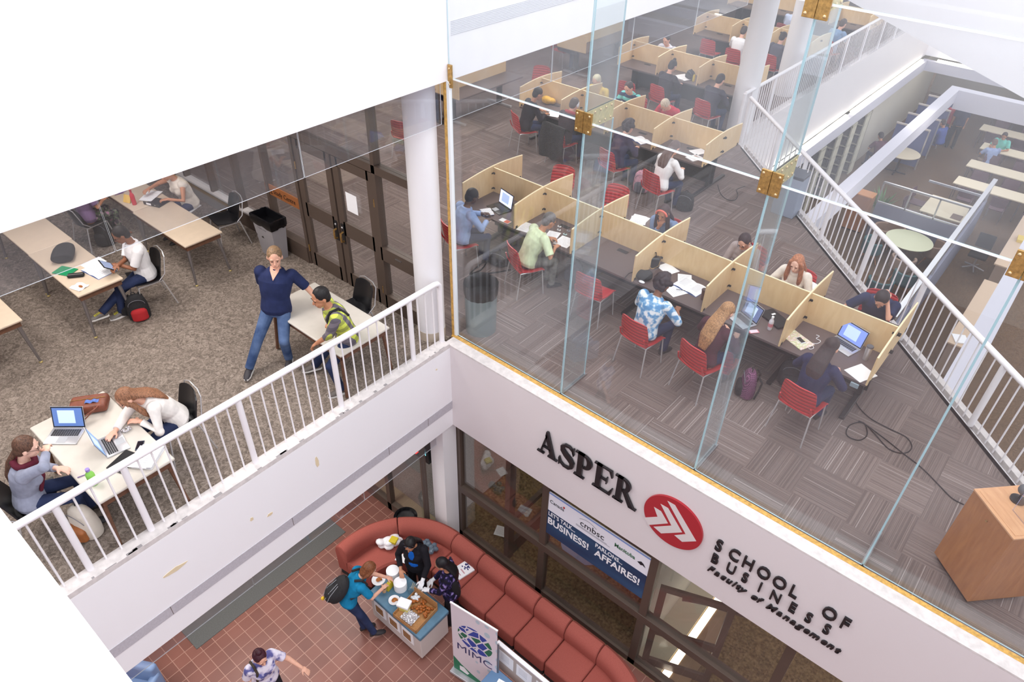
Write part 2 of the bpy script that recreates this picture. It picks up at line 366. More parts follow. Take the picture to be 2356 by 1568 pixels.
# ring beam lower in the opening
rb = MATS['lilac_white']
struct('trim_ring_beam', B().box(1.3, 9.2, -2.3, 1.62, 24.2, -1.85).box(1.62, 23.8, -2.5, 12, 24.2, -1.85), rb)
b0 = GX(2340, 600, 6.3)
qa = G(2335, 610, -1.85); struct('trim_ring_beam_right', B().box(qa.x - .1, 4.5, -2.35, qa.x + .3, 23.8, -1.85), rb)
# round columns
def column(x, y, z0, z1, r, name, label, collar=True):
    t = thing(name, label, 'column', (x, y, z0)); B().lathe([(r, 0), (r, z1 - z0)], seg=40).obj('shaft', M('column_white', (236, 234, 238), .45), t, True)
    if collar: B().lathe([(r + .004, 0), (r + .004, .15)], seg=40).obj('base_band', M('beige_band', (196, 182, 166), .6), t, True)
    return t
column(-.31, -.06, 0, 3.72, .2, 'round_column', 'white round column with a beige base band at the corner of the glass wall')
p = G(1697, 300, 0); column(p.x, p.y, 0, 9, .27, 'round_column', 'tall white round column at the head of the diagonal railing', False)
p = GX(1838, 80, -.85); column(-.85, p.y, 0, 9, .27, 'round_column', 'second tall white round column, behind the first in the study room', False)
# ---------------------------------------------------------------- glass wall with fins
XJ = [.0, 1.92, 3.93, 5.93, 7.9, 9.9]; ZJ = [.03, 3.75, 5.21, 8.0]
n = 0
for i in range(5):
    for j in range(3):
        n += 1
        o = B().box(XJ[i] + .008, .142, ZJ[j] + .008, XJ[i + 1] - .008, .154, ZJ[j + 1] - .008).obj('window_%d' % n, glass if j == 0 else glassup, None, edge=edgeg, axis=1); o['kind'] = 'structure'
n_win = n
for i in range(1, 5):
    for j in range(3):
        wd = .52
        o = B().box(XJ[i] - .01, .162, ZJ[j] + (.0 if j == 0 else .1), XJ[i] + .01, .162 + wd, ZJ[j + 1] - (.1 if j < 2 else 0)).obj('glass_fin', glassfin, None, edge=edgeg, axis=0)
        tag(o, 'pale aqua glass stiffening fin, ' + ['lower', 'middle', 'top'][j] + ' length at the ' + ['first', 'second', 'third', 'fourth'][i - 1] + ' joint from the corner column', 'glass fin')
    for j, zz in enumerate((3.75, 5.21)):
        t = thing('patch_fitting', 'brass patch fitting clamping glass at the ' + ['first', 'second', 'third', 'fourth'][i - 1] + ' fin, ' + ['middle', 'upper'][j] + ' joint', 'fitting', (XJ[i], .13, zz))
        B().box(-.1, -.012, -.11, -.002, .012, .11, .003).box(.002, -.012, -.11, .1, .012, .11, .003).obj('plate', brass, t)
        for x in (-.075, .075):
            for z in (-.08, .08): B().ell((x, -.016, z), (.014, .008, .014), u=8, v=6).obj('bolt', M('bolt_metal', (222, 196, 150), .25, .8), t, True)
        B().box(-.014, .035, -.1, .014, .52, .1).obj('side_plate', brassl, t)
        for k in range(5):
            for z in (-.065, .065): B().ell((-.018, .07 + k * .1, z), (.008, .014, .014), u=8, v=6).obj('bolt', MATS['bolt_metal'], t, True)
            for z in (-.065, .065): B().ell((.018, .07 + k * .1, z), (.008, .014, .014), u=8, v=6).obj('bolt', MATS['bolt_metal'], t, True)
    B().box(XJ[i] - .022, .16, 0, XJ[i] + .022, .72, .03).obj('trim_fin_shoe_%d' % i, steel)['kind'] = 'structure'
for zz in (3.75, 5.21): struct('trim_glass_joint', B().box(.03, .138, zz - .007, 9.9, .158, zz + .007), M('silicone', (245, 245, 248), .4))
t = thing('patch_fitting', 'small brass patch fitting at the corner under the white fascia', 'fitting', (.04, .13, 3.78)); B().box(-.03, -.012, -.13, .03, .012, .13, .003).obj('plate', brass, t)
for z in (-.09, .09): B().ell((0, -.016, z), (.013, .008, .013), u=8, v=6).obj('bolt', MATS['bolt_metal'], t, True)
# smoke curtain glass under the fascia
for i, (y0, y1) in enumerate(((-7.8, -5.85), (-5.84, -3.88), (-3.87, -1.91), (-1.9, .08), (.2, 2.2), (2.21, 4.2), (4.21, 6.2), (6.21, 8.2))):
    o = B().box(-.085, y0, 3.2, -.075, y1, 3.74).obj('window_%d' % (n_win + 1 + i), smoke, None, edge=MATS['pale_channel'], axis=0); o['kind'] = 'structure'
for i, (y0, y1) in enumerate(((-5.6, -3.7), (-3.69, -1.8), (-1.79, -.3))):
    o = B().box(-.1, y0, -2.02, -.09, y1, FB + .02).obj('window_%d' % (n_win + 10 + i), smoke, None, edge=MATS['pale_channel'], axis=0); o['kind'] = 'structure'
# parapet of the camera's own level
struct('wall_near_parapet', B().box(-.0, -5.95, 3.7, 5.3, -5.655, 4.15), white)
# surrounding bright walls of the atrium (seen in the reflections only)
struct('wall_back', B().box(-14, -14.2, ZL, 14, -14, 8), white)
struct('wall_east', B().box(14, -14, ZL, 14.2, .0, 8), white)
struct('wall_west', B().box(-14.2, -14, ZL, -14, 34, 3.72), white)
struct('wall_lower_far', B().box(-14, 46, ZL, 24, 46.2, -.2), white)
struct('wall_far_north', B().box(-14, 34, -.2, 16, 34.2, 6), white)

# chipped paint on the slab edge
for i, (x, y, w_, h_) in enumerate(((730, 1062, .05, .22), (622, 1183, .1, .05), (402, 1311, .3, .07), (580, 1194, .05, .07), (1005, 850, .04, .03))):
    q = GX(x, y, .107); b = B(); rr = random.Random(i); n = 9
    b.prism([(q.y + w_ / 2 * cos(2 * pi * k / n) * rr.uniform(.7, 1.1), q.z + h_ / 2 * sin(2 * pi * k / n) * rr.uniform(.7, 1.1)) for k in range(n)], .1, .1035, Matrix(((0, 0, 1, 0), (1, 0, 0, 0), (0, 1, 0, 0), (0, 0, 0, 1))))
    struct('trim_paint_chip_%d' % i, b, M('chip_tan', (222, 204, 172), .8))
rr = random.Random(11); b = B()
for k in range(26):
    y = rr.uniform(-5.3, -.3); b.box(.06 + rr.uniform(0, .03), y, .0553, .1005, y + rr.uniform(.02, .12), .0557)
struct('trim_curb_chips', b, M('chip_grey', (150, 144, 146), .8))
# ---------------------------------------------------------------- storefronts
def frame(b, axis_pts): pass
bz = bronze
# lounge level, plane y = 0, x < -0.5
t = thing('storefront', 'dark bronze glazed screen between the lounge and the study room', 'glazed screen', (0, 0, 0))
for x in (-.53, -1.3, -3.2, -4.1, -5.1, -6.05, -7.0, -8.0, -9.0): B().box(x - .035, -.06, 0, x + .035, .06, 3.7).obj('mullion', bz, t)
B().box(-3.2, -.06, 2.22, -.5, .06, 2.34).obj('transom_bar', bz, t)
B().box(-10, -.06, 2.22, -3.2, .06, 2.3).obj('transom_bar', bz, t)
B().box(-1.3, -.06, .86, -.5, .06, 1.08).obj('lock_rail', bz, t)
B().box(-10, -.08, 0, -3.2, .06, .3).obj('sill_panel', bz, t); B().box(-1.3, -.06, 0, -.5, .06, .24).obj('sill_panel', bz, t)
B().box(-10, -.1, .3, -4.1, .05, .33).obj('sill_ledge', M('pale_ledge', (205, 200, 200), .4), t)
B().box(-10, -.004, .3, -3.2, .004, 3.7).box(-3.2, -.004, 2.34, -.53, .004, 3.7).box(-1.27, -.004, 1.08, -.56, .004, 2.22).box(-1.27, -.004, .24, -.56, .004, .86).obj('pane', glassr, t)
B().box(-.98, -.075, 1.0, -.86, -.06, 1.012).obj('lock_plate', steel, t)
for i, x0 in enumerate((-3.16, -2.24)):
    d = thing('door', ['left', 'right'][i] + ' leaf of the bronze glazed double doors' + (' with a paper notice' if i else ', beside the grey bin'), 'door', (x0, -.02, 0)); d['kind'] = 'structure'; W = .9
    B().box(.01, -.025, .01, .14, .025, 2.2).box(W - .14, -.025, .01, W - .01, .025, 2.2).box(.1, -.025, 2.06, W - .1, .025, 2.2).box(.1, -.025, .93, W - .1, .025, 1.17).box(.1, -.025, .01, W - .1, .025, .26).obj('leaf_frame', bz, d)
    B().box(.13, -.005, .2, W - .13, .005, 2.1).obj('pane', glassr, d)
    hx = W - .07 if i == 0 else .07
    B().box(hx - .035, -.035, .78, hx + .035, -.025, 1.12, .003).obj('handle_plate', black, d)
    B().tube([(hx, -.03, .82), (hx, -.08, .83), (hx, -.085, .9), (hx, -.08, .97), (hx, -.03, .98)], .016, 8).obj('handle', brass, d, True)
    B().ell((hx, -.04, 1.06), (.018, .01, .018)).obj('lock', chrome, d, True)
    for z in (.25, 1.7): B().tube([((.005 if i == 0 else W - .005), -.035, z), ((.005 if i == 0 else W - .005), -.035, z + .12)], .01, 8).obj('hinge', brass, d)
tag(B().box(-1.98, -.055, 1.42, -1.74, -.052, 1.72).obj('paper_notice', paper), 'white paper notice taped to the right door leaf', 'notice')
t = thing('sign_board', 'orange-brown sign bar on the glass beside the doors', 'sign', (-4.18, -.03, .955)); B().box(0, -.01, 0, .93, .01, .185).obj('board', M('sign_brown', (150, 92, 52), .5), t)
text('lettering', 'ng Study Centre', .12, black, t, basis((.1, -.012, .05), (1, 0, 0), (0, -1, 0)), .001, width=.72)
# waste bin (rectangular) by the doors
def rect_bin(loc, label):
    t = thing('waste_bin', label, 'waste bin', loc); g = M('bin_grey', (150, 146, 150), .5)
    def ring(w, d, z): return [(x * w / 2, y * d / 2, z) for x, y in ((-1, -1), (1, -1), (1, 1), (-1, 1))]
    B().loft([ring(.44, .2, 0), ring(.54, .29, .72)], False).obj('body', g, t)
    b = B(); n = 40; pr = [(.27, .145, .6), (.285, .16, .66), (.285, .16, .75), (.26, .135, .755), (.25, .13, .7), (.24, .12, .35)]
    rings = []
    for j, (a, c, z) in enumerate(pr):
        r = []
        for k in range(n):
            s = k / n * 4; e = int(s); f = s - e; P = [(-1, -1), (1, -1), (1, 1), (-1, 1), (-1, -1)]
            x = P[e][0] * (1 - f) + P[e + 1][0] * f; y = P[e][1] * (1 - f) + P[e + 1][1] * f
            r.append((x * a + random.uniform(-.004, .004), y * c + random.uniform(-.004, .004), z + (random.uniform(-.025, .0) if j < 2 else random.uniform(-.006, .006))))
        rings.append(r)
    b.loft(rings).obj('bin_liner', M('bin_bag', (18, 18, 22), .18), t, True)
    text('marking', 'Waste Only', .05, M('stencil_grey', (90, 88, 92)), t, basis((-.16, -.135, .52), (1, 0, 0), (0, -1, .08)), .0005)
rect_bin((-3.85, -.29, 0), 'grey rectangular waste bin with a black liner by the glazed doors')
def round_bin(loc, label, col, h=.8, r=.24):
    t = thing('waste_bin', label, 'waste bin', loc); B().lathe([(r * .93, 0), (r, h)], seg=36, caps=False).obj('body', col, t, True)
    b = B(); prof = [(r * 1.01, h - .17), (r * 1.04, h - .1), (r * 1.06, h + .01), (r * 1.02, h + .03), (r * .93, h), (r * .8, h - .25), (r * .6, h - .4)]
    n = 44; b.loft([[(rr * cos(2 * pi * k / n) * (1 + random.uniform(-.015, .015)), rr * sin(2 * pi * k / n) * (1 + random.uniform(-.015, .015)), z + random.uniform(-.012, .012)) for k in range(n)] for rr, z in prof], True)
    b.obj('bin_liner', M('bin_bag', (18, 18, 22), .18), t, True); return t
round_bin((.14, .52, 0), 'round grey-green waste can with a black liner just inside the glass corner', M('can_green', (132, 146, 148), .35, .3))
# ground level storefront under the sign band, plane y = .05
t = thing('storefront', 'brown framed glass front of the ground-level room under the sign band', 'glazed screen', (0, .06, ZL))
H = FB - ZL
for x in (.07, 1.9, 3.78, 5.7, 7.6): B().box(x - .06, -.05, 0, x + .06, .08, H).obj('mullion', bz, t)
for z in (1.22,): B().box(-.1, -.06, z, 9.5, .09, z + .15, .004).obj('transom_bar', bz, t)
B().box(-.1, -.05, 0, 9.5, .08, .12).obj('sill_panel', bz, t)
B().box(.1, -.004, .12, 9.5, .004, H).obj('pane', glassr, t)
t = thing('storefront', 'brown framed glass front under the lounge, beside the white pier', 'glazed screen', (-.31, -.42, ZL))
for x, hw in ((-.02, .012), (-1.0, .05), (-2.3, .05), (-3.6, .05)): B().box(x - hw, -.05, 0, x + hw, .06, H).obj('mullion', bz, t)
B().box(-8, -.05, 0, 0, .06, .2).obj('sill_panel', bz, t); B().box(-8, -.004, .2, 0, .004, H).obj('pane', glassr, t)
B().box(-8, .06, 0, 0, .3, .16).obj('inner_ledge', M('tan_ledge', (150, 136, 112), .5), t)
struct('wall_pier', B().box(-.24, -.3, ZL, .06, .0, FB), white)
struct('floor_side_room', B().box(-14, -.36, ZL, -.25, 9, ZL + .012), carpetE)
# inner partition rooms on the ground level
struct('wall_room_divider', B().box(1.0, .15, ZL, 1.1, .3, FB).box(1.0, .3, ZL + .9, 1.08, 3, ZL + 1.0).box(1.0, 2.9, ZL, 1.1, 3, FB).box(1.0, .3, ZL, 1.08, 3, ZL + .35), bz)
struct('wall_room_back', B().box(-8, 5.2, ZL, 3.7, 5.3, FB), M('dim_wall', (170, 164, 150), .7))
struct('wall_room_side', B().box(3.72, .2, ZL, 3.8, 5.2, FB), MATS['dim_wall'])
for i, (x, y) in enumerate(((1.2, 2.5), (2.8, 3.5), (-3, 3))): area('room_lamp', (x, y, FB - .35), .6, .6, 10, (1, .9, .72))
struct('ceiling_rooms', B().prism([(-8, .1), (9, .1), (9, .4), (0, 9.2), (-8, 9.2)], FB, FB + .04), MATS['ceiling_white'])
# added glow for an unidentified bright streak, and open door behind the right-hand glass
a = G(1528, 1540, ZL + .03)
t = thing('stand_in_glow', 'added glowing strip with pale panels, stand-in for a bright streak behind the right-hand glass', 'stand-in glow', (a.x, .2, ZL))
B().box(0, 0, .0, .12, 3.0, .03).obj('glow_strip', glow, t); B().box(-.55, 0, 0, -.02, 3.0, .022).obj('pale_panel', M('pale_floor', (206, 196, 172), .35), t); B().box(.13, 0, 0, .4, 3.0, .02).obj('side_panel', M('tan_floor', (150, 124, 96), .4), t)
pa = G(1487, 1493, ZL + 2.05); pb = G(1700, 1561, ZL + 2.05); dd = pb - pa; 
t = thing('door', 'brown framed glass door standing ajar at the right-hand ground-level front', 'door', (3.9, .14, ZL)); t['kind'] = 'structure'; t.rotation_euler = (0, 0, math.atan2(dd.y, dd.x))
B().box(0, -.025, 0, .1, .025, 2.1).box(.95, -.025, 0, 1.05, .025, 2.1).box(.1, -.025, 2, .95, .025, 2.1).box(.1, -.025, .9, .95, .025, 1.05).box(.1, -.025, 0, .95, .025, .2).obj('leaf_frame', bz, t)
B().box(.1, -.004, .2, .95, .004, 2.0).obj('pane', glassr, t)
tag(B().tube([G(1570, 1378, ZL + 1.4), G(1625, 1388, ZL + 1.4), G(1720, 1418, ZL + 1.4)], .03, 8).obj('handrail', bz), 'dark handrail crossing behind the right-hand ground-level glass', 'handrail')
# window poster
def posterbuild():
    t = thing('window_poster', 'blue and white bilingual screen in the window under the sign band', 'poster', (1.93, .03, -2.78))
    W, H = 1.79, .95
    B().box(0, -.01, 0, W, .01, H).obj('board', M('poster_white', (238, 238, 248), .4), t)
    m, tt, b = nt('poster_blue', .4); 
    L(tt, ramp(tt, N(tt, 'ShaderNodeTexNoise', _Scale=1.5).outputs[0], [(.3, (22, 44, 78)), (.7, (44, 84, 122))]), b.inputs['Base Color'])
    B().box(0, -.013, 0, W, -.0101, H * .58).obj('lower_band', m, t)
    B().box(0, -.013, H - .025, W, -.0101, H).obj('upper_edge', M('sky_blue', (120, 150, 214)), t)
    fr = lambda x, z: basis((x, -.0135, z), (1, 0, 0), (0, -1, 0)); pw = M('poster_letters', (244, 244, 248))
    text('lettering', "LET'S TALK...", .12, pw, t, fr(.05, .445), .001, .002, width=.5); text('lettering', 'BUSINESS!', .2, pw, t, fr(.05, .255), .001, .005, width=.76)
    text('lettering', 'PARLONS...', .12, pw, t, fr(.92, .44), .001, .002, width=.47); text('lettering', 'AFFAIRES!', .2, pw, t, fr(.92, .25), .001, .005, width=.78)
    k = M('poster_dark', (30, 30, 40))
    text('lettering', 'cmbsc', .17, k, t, fr(.62, .69), .001, .0, width=.42); text('lettering', 'Canada', .1, k, t, fr(.06, .74), .001, width=.26)
    text('lettering', 'Manitoba', .11, M('poster_green', (60, 110, 80)), t, fr(1.22, .73), .001, .002, width=.34)
    B().tube([(.6 + .3 * k_ / 8, -.014, .82 + .05 * sin(pi * k_ / 8)) for k_ in range(9)], .002, 4).obj('arc', k, t)
    B().box(.30, -.014, .80, .33, -.0135, .84).obj('flag_mark', M('flag_red', (190, 40, 40)), t)
    B().prism([(1.6, .73), (1.66, .78), (1.7, .76), (1.74, .7), (1.69, .72), (1.66, .7)], .0135, .0145, Matrix(((1, 0, 0, 0), (0, 0, -1, 0), (0, 1, 0, 0), (0, 0, 0, 1)))).obj('bison_mark', k, t)
    for j in range(2): B().box(.55, -.0135, .655 - j * .022, 1.1 + j * .05, -.013, .661 - j * .022).obj('small_print', M('print_grey', (110, 110, 120)), t)
posterbuild()
# ticker display behind the left glass
t = thing('ticker_display', 'black electronic ticker display with cyan and red digits behind the lower glass', 'display', GY(990, 1063, -.25))
B().box(-.62, -.05, 0, .02, .12, .34).obj('case', black, t)
text('lettering', 'ans.A', .17, emit('cyan_led', (120, 225, 240), 2.0), t, basis((-.5, -.055, .18), (1, 0, 0), (0, -1, 0)), .001, .003, shear=.3, width=.46)
text('lettering', '0.72', .15, emit('red_led', (230, 40, 40), 1.5), t, basis((-.5, -.055, .04), (1, 0, 0), (0, -1, 0)), .001, .002, width=.4)
# ---------------------------------------------------------------- wall sign
YS = -.1
def sgn(x, y): q = GY(1200 + x / 2.904, 960 + y / 2.904, YS); return q.x, q.z
SM = Matrix(((1, 0, 0, 0), (0, 0, -1, YS), (0, 1, 0, 0), (0, 0, 0, 1)))   # (x, z, out) -> world
ink = M('black_letter', (30, 28, 32), .3)
t = thing('wall_sign', 'raised black lettering and red round emblem on the white band', 'sign', (0, 0, 0))
def strokes(polys, x, z, s, kx=.385, name='letter'):
    b = B()
    for p in polys: b.prism([(x + u * kx, z + v * s) for u, v in p], .012, .045, SM)
    return b.obj(name, ink, t)
def arcband(cx, cy, ro, ri, a0, a1, tx=1, ty=1, n=14, tix=1, tiy=1):
    o = [(cx + ro * tx * cos(rad(a0 + (a1 - a0) * k / n)), cy + ro * ty * sin(rad(a0 + (a1 - a0) * k / n))) for k in range(n + 1)]
    i = [(cx + ri * tix * cos(rad(a1 + (a0 - a1) * k / n)), cy + ri * tiy * sin(rad(a1 + (a0 - a1) * k / n))) for k in range(n + 1)]
    return o + i
def ser(x0, x1, y, up=0): return [(x0, y), (x1, y), (x1, y + .05), (x0, y + .05)]
def ribbon(pts, ws):
    a, c = [], []
    for i, p in enumerate(pts):
        q0 = pts[max(0, i - 1)]; q1 = pts[min(len(pts) - 1, i + 1)]; dx, dy = q1[0] - q0[0], q1[1] - q0[1]; l = math.hypot(dx, dy) or 1
        nx, ny = -dy / l, dx / l; w_ = ws[i] / 2; a.append((p[0] + nx * w_, p[1] + ny * w_)); c.append((p[0] - nx * w_, p[1] - ny * w_))
    return a + c[::-1]
A_ = [[(.13, .05), (.2, .05), (.44, .8), (.4, .92)], [(.37, 1), (.46, 1), (.82, .05), (.62, .05), (.34, .82)], [(.24, .3), (.62, .3), (.6, .35), (.26, .35)], ser(.0, .32, 0), ser(.5, .94, 0)]
Sp = [(.6, .72), (.56, .86), (.42, .95), (.26, .93), (.15, .82), (.17, .68), (.3, .56), (.46, .46), (.57, .34), (.56, .18), (.44, .06), (.26, .05), (.12, .14), (.06, .3)]
S_ = [ribbon(Sp, [.05, .07, .08, .1, .13, .16, .19, .2, .18, .14, .1, .07, .06, .05]), [(.56, .98), (.61, .98), (.61, .68), (.585, .68)], [(.05, .34), (.08, .34), (.09, .02), (.05, .02)]]
bowl = lambda cy, ro, w_: arcband(.34, cy, ro, ro - .06, -90, 90, 1.15, 1, 14, .62, 1)
P_ = [[(.12, 0), (.32, 0), (.32, 1), (.12, 1)], ser(.02, .42, 0), ser(.02, .36, .95), [(.3, .95), (.36, .95), (.36, 1), (.3, 1)], bowl(.72, .28, .1)]
E_ = [[(.12, 0), (.32, 0), (.32, 1), (.12, 1)], [(.02, 0), (.74, 0), (.8, .3), (.75, .3), (.62, .05), (.02, .05)], [(.02, .95), (.6, .95), (.7, .74), (.74, .74), (.7, 1), (.02, 1)], [(.3, .48), (.54, .48), (.54, .53), (.3, .53)], [(.52, .38), (.56, .38), (.56, .64), (.52, .64)]]
R_ = [[(.12, 0), (.32, 0), (.32, 1), (.12, 1)], ser(.02, .42, 0), ser(.02, .36, .95), bowl(.74, .26, .1), [(.36, .5), (.52, .5), (.86, .05), (.66, .02)], [(.66, .0), (.96, .0), (.96, .05), (.68, .05)]]
hh = .45
for g_, ax, az, kx in ((A_, 1.80, -.915, .37), (S_, 2.15, -.925, .42), (P_, 2.425, -.925, .42), (E_, 2.73, -.915, .4), (R_, 3.055, -.912, .385)): strokes(g_, ax, az, hh, kx)
def em(x, y): q = GY(1460 + x / 9.222, 1110 + y / 9.222, YS); return q.x, q.z
ex, ez, er = 3.93, -.714, .406
B().prism([(ex + er * cos(2 * pi * k / 72), ez + er * sin(2 * pi * k / 72)) for k in range(72)], 0, .03, SM).obj('emblem_disc', M('emblem_red', (170, 40, 50), .35), t)
bb = B()
for pts in ([(225, 706), (515, 688), (440, 480), (590, 572), (735, 828), (325, 862)], [(430, 900), (810, 875), (580, 415), (740, 505), (1035, 1018), (590, 1040)], [(870, 1078), (1110, 1055), (725, 350), (885, 440), (1335, 1205), (1035, 1218)]):
    bb.prism([em(*p) for p in pts], .03, .032, SM)
bb.obj('emblem_chevrons', M('emblem_white', (218, 210, 210), .5), t)
def line(s, pts, size, xe, off=.006, shear=0, name='letter', sp=None):
    """one raised letter at a time"""
    (xa, za) = pts; n = len(s)
    for i, ch in enumerate(s):
        if ch == ' ': continue
        x = xa + (xe - xa) * (sp[i] if sp else i / (n - 1))
        text(name, ch, size, ink, t, SM @ Matrix.Translation((x, za, .014)) @ Matrix.Diagonal((.72, 1, 1, 1)), .013, off, shear, space=1)
xa, za = sgn(1290, 868); xe, ze = sgn(2140, 1392)
line('SCHOOLOF', (xa, za), .275, xe, .005, sp=[0, .155, .31, .465, .62, .79, .88 + .03, 1.0 + .03][:8] if 0 else [0, .113, .226, .345, .47, .60, .845, .98])
xa, za = sgn(1264, 950); xe, ze = sgn(2012, 1408)
line('BUSINESS', (xa, za), .235, xe, .004, sp=[0, .145, .29, .44, .545, .71, .85, 1.0])
xa, za = sgn(1242, 1008); xe, ze = sgn(2125, 1560)
wd = dict(F=.62, a=.52, c=.48, u=.56, l=.3, i=.3, t=.36, y=.52, o=.52, f=.34, M=.86, n=.56, g=.52, e=.5, m=.84); s = 'Faculty of Management'; tot = sum(wd.get(c_, .42) for c_ in s); u = 0
for ch in s:
    if ch != ' ': text('letter', ch, .135, ink, t, SM @ Matrix.Translation((xa + (xe - xa) * u / tot, za + .0, .014)), .012, .004, .35)
    u += wd.get(ch, .42)
# ---------------------------------------------------------------- lounge tables and chairs
def make_table(w, d, top, rim, label, leg='taper', group=None):
    t = thing('table', label, 'table', group=group); w2, d2 = w / 2, d / 2
    B().box(-w2, -d2, .706, w2, d2, .74, .014, seg=3).obj('tabletop', top, t, True)
    B().box(-w2 + .03, -d2 + .03, .63, w2 - .03, -d2 + .045, .706).box(-w2 + .03, d2 - .045, .63, w2 - .03, d2 - .03, .706).box(-w2 + .03, -d2 + .03, .63, -w2 + .045, d2 - .03, .706).box(w2 - .045, -d2 + .03, .63, w2 - .03, d2 - .03, .706).obj('apron', rim, t)
    for sx in (-1, 1):
        for sy in (-1, 1):
            q = Vector((sx * (w2 - .09), sy * (d2 - .07), .7)); e = Vector((sx * (w2 - .03), sy * (d2 - .02), .02))
            l = B().tube([q, e], [.03, .016] if leg == 'taper' else [.022, .022], 8).obj('leg', steel if leg == 'taper' else walnut, t, True)
            if leg == 'taper': B().lathe([(.022, 0), (.026, .01), (.016, .025)], (e.x, e.y, 0), 12).obj('foot_glide', M('brass_glide', (190, 170, 110), .4, .6), l, True)
    return t
LT = 'beige study tables in the lounge rows'
tb = make_table(1.61, .64, beige, walnut, 'beige table of the middle row, front end, with notebook and tablet')
tb.location = (-4.59, -3.06, 0)
for x, y, s in ((-6.21, -3.05, 'beige table behind the one with the black backpack'), (-4.73, -1.39, 'empty beige table at the front of the rear row'), (-6.36, -1.36, 'beige table with the red bottle and ring binder, in the rear row'), (-4.6, -4.41, 'beige table at the far left edge, nearest the railing'), (-6.22, -4.41, 'beige table further back in the left edge row')):
    dup(tb, (x, y, 0), 0, s)
td = make_table(1.59, .82, whitelam, walnut, 'white table that the leaning man and the man in plaid share', 'square'); td.location = (-.91, -1.39, 0)
te = dup(td, (-.87, -4.45, 0), 0, 'white table with two open laptops by the railing')
def black_chair(label):
    t = thing('chair', label, 'chair')
    def f(u, v):
        x = (u - .5) * (.46 - .1 * max(0, v - .5)); 
        if v < .5: y = .23 - v * 2 * .4; z = .45 + .02 * (1 - v * 2) - .02 * sin(pi * v * 2) + .06 * abs(u - .5) ** 2 * 4 * .5
        else: w_ = (v - .5) * 2; y = -.17 - .09 * w_ ** 1.2 - .0 + .05 * (abs(u - .5) * 2) ** 2; z = .45 + .38 * w_ - (.05 * (abs(u - .5) * 2) ** 4 * w_)
        return (x, y, z)
    B().grid(f, 12, 18, .014).obj('shell', black, t, True)
    for s in (-1, 1):
        B().tube([(s * .2, .2, .43), (s * .25, .27, 0)], .011, 8).obj('leg', chrome, t, True); B().tube([(s * .2, -.15, .43), (s * .25, -.25, 0)], .011, 8).obj('leg', chrome, t, True)
    B().tube([(-.2, .2, .43), (.2, .2, .43), (.2, -.15, .43), (-.2, -.15, .43)], .011, 8, closed=True).obj('seat_frame', chrome, t, True)
    B().tube([(-.23, -.1, .46), (-.235, -.2, .55), (-.2, -.27, .8), (-.1, -.29, .84), (.1, -.29, .84), (.2, -.27, .8), (.235, -.2, .55), (.23, -.1, .46)], .008, 6).obj('back_trim', chrome, t, True)
    return t
bc = black_chair('black plastic shell chair standing empty behind the white table'); q_ = G(834, 648, .82); bc.location = (q_.x, q_.y - .2, 0); bc.rotation_euler = (0, 0, pi - .12)
def chair_b(x, y, rz, label): return dup(bc, (x, y, 0), rz, label)
# red chairs
def slotmat(name, col):
    m, t, b = nt(name, .35); wv = N(t, 'ShaderNodeTexWave', wave_type='BANDS', bands_direction='Z', _Scale=5.6); L(t, objco(t), wv.inputs[0])
    L(t, ramp(t, wv.outputs[0], [(.0, tuple(int(c * .6) for c in col)), (.07, tuple(int(c * .6) for c in col)), (.13, col), (1, col)]), b.inputs['Base Color']); bump_to(t, b, wv.outputs[0], .5); return m
redslot = slotmat('slatted_red', (196, 54, 58))
def red_chair(label):
    t = thing('chair', label, 'chair')
    B().grid(lambda u, v: ((u - .5) * (.47 - .05 * v), .2 - .42 * v, .455 - .025 * sin(pi * min(1, v * 1.1)) - .03 * (v < .06) + .02 * (abs(u - .5) * 2) ** 3), 10, 10, .016).obj('seat', red, t, True)
    B().grid(lambda u, v: ((u - .5) * (.46 - .05 * v ** 3), -.235 - .07 * v + .05 * (abs(u - .5) * 2) ** 2, .5 + .37 * v - .03 * (abs(u - .5) * 2) ** 4 * v), 12, 12, .014).obj('backrest', redslot, t, True)
    for s in (-1, 1):
        B().tube([(s * .215, .17, .44), (s * .235, .2, 0)], .0105, 8).obj('leg', chrome, t, True)
        B().tube([(s * .215, -.2, .44), (s * .25, -.27, 0)], .0105, 8).obj('leg', chrome, t, True)
        B().tube([(s * .2, -.19, .44), (s * .215, -.24, .52), (s * .205, -.27, .62)], .012, 8).obj('back_bracket', red, t, True)
    B().tube([(-.215, .17, .44), (.215, .17, .44), (.215, -.2, .44), (-.215, -.2, .44)], .0105, 8, closed=True).obj('seat_frame', chrome, t, True)
    return t
rc = red_chair('empty red chair at the third bay of the front carrel, facing bare desk'); rc.location = (1.18, 1.93, 0); rc.rotation_euler = (0, 0, .05)
def chair_r(x, y, rz, label, z=0): return dup(rc, (x, y, z), rz, label)
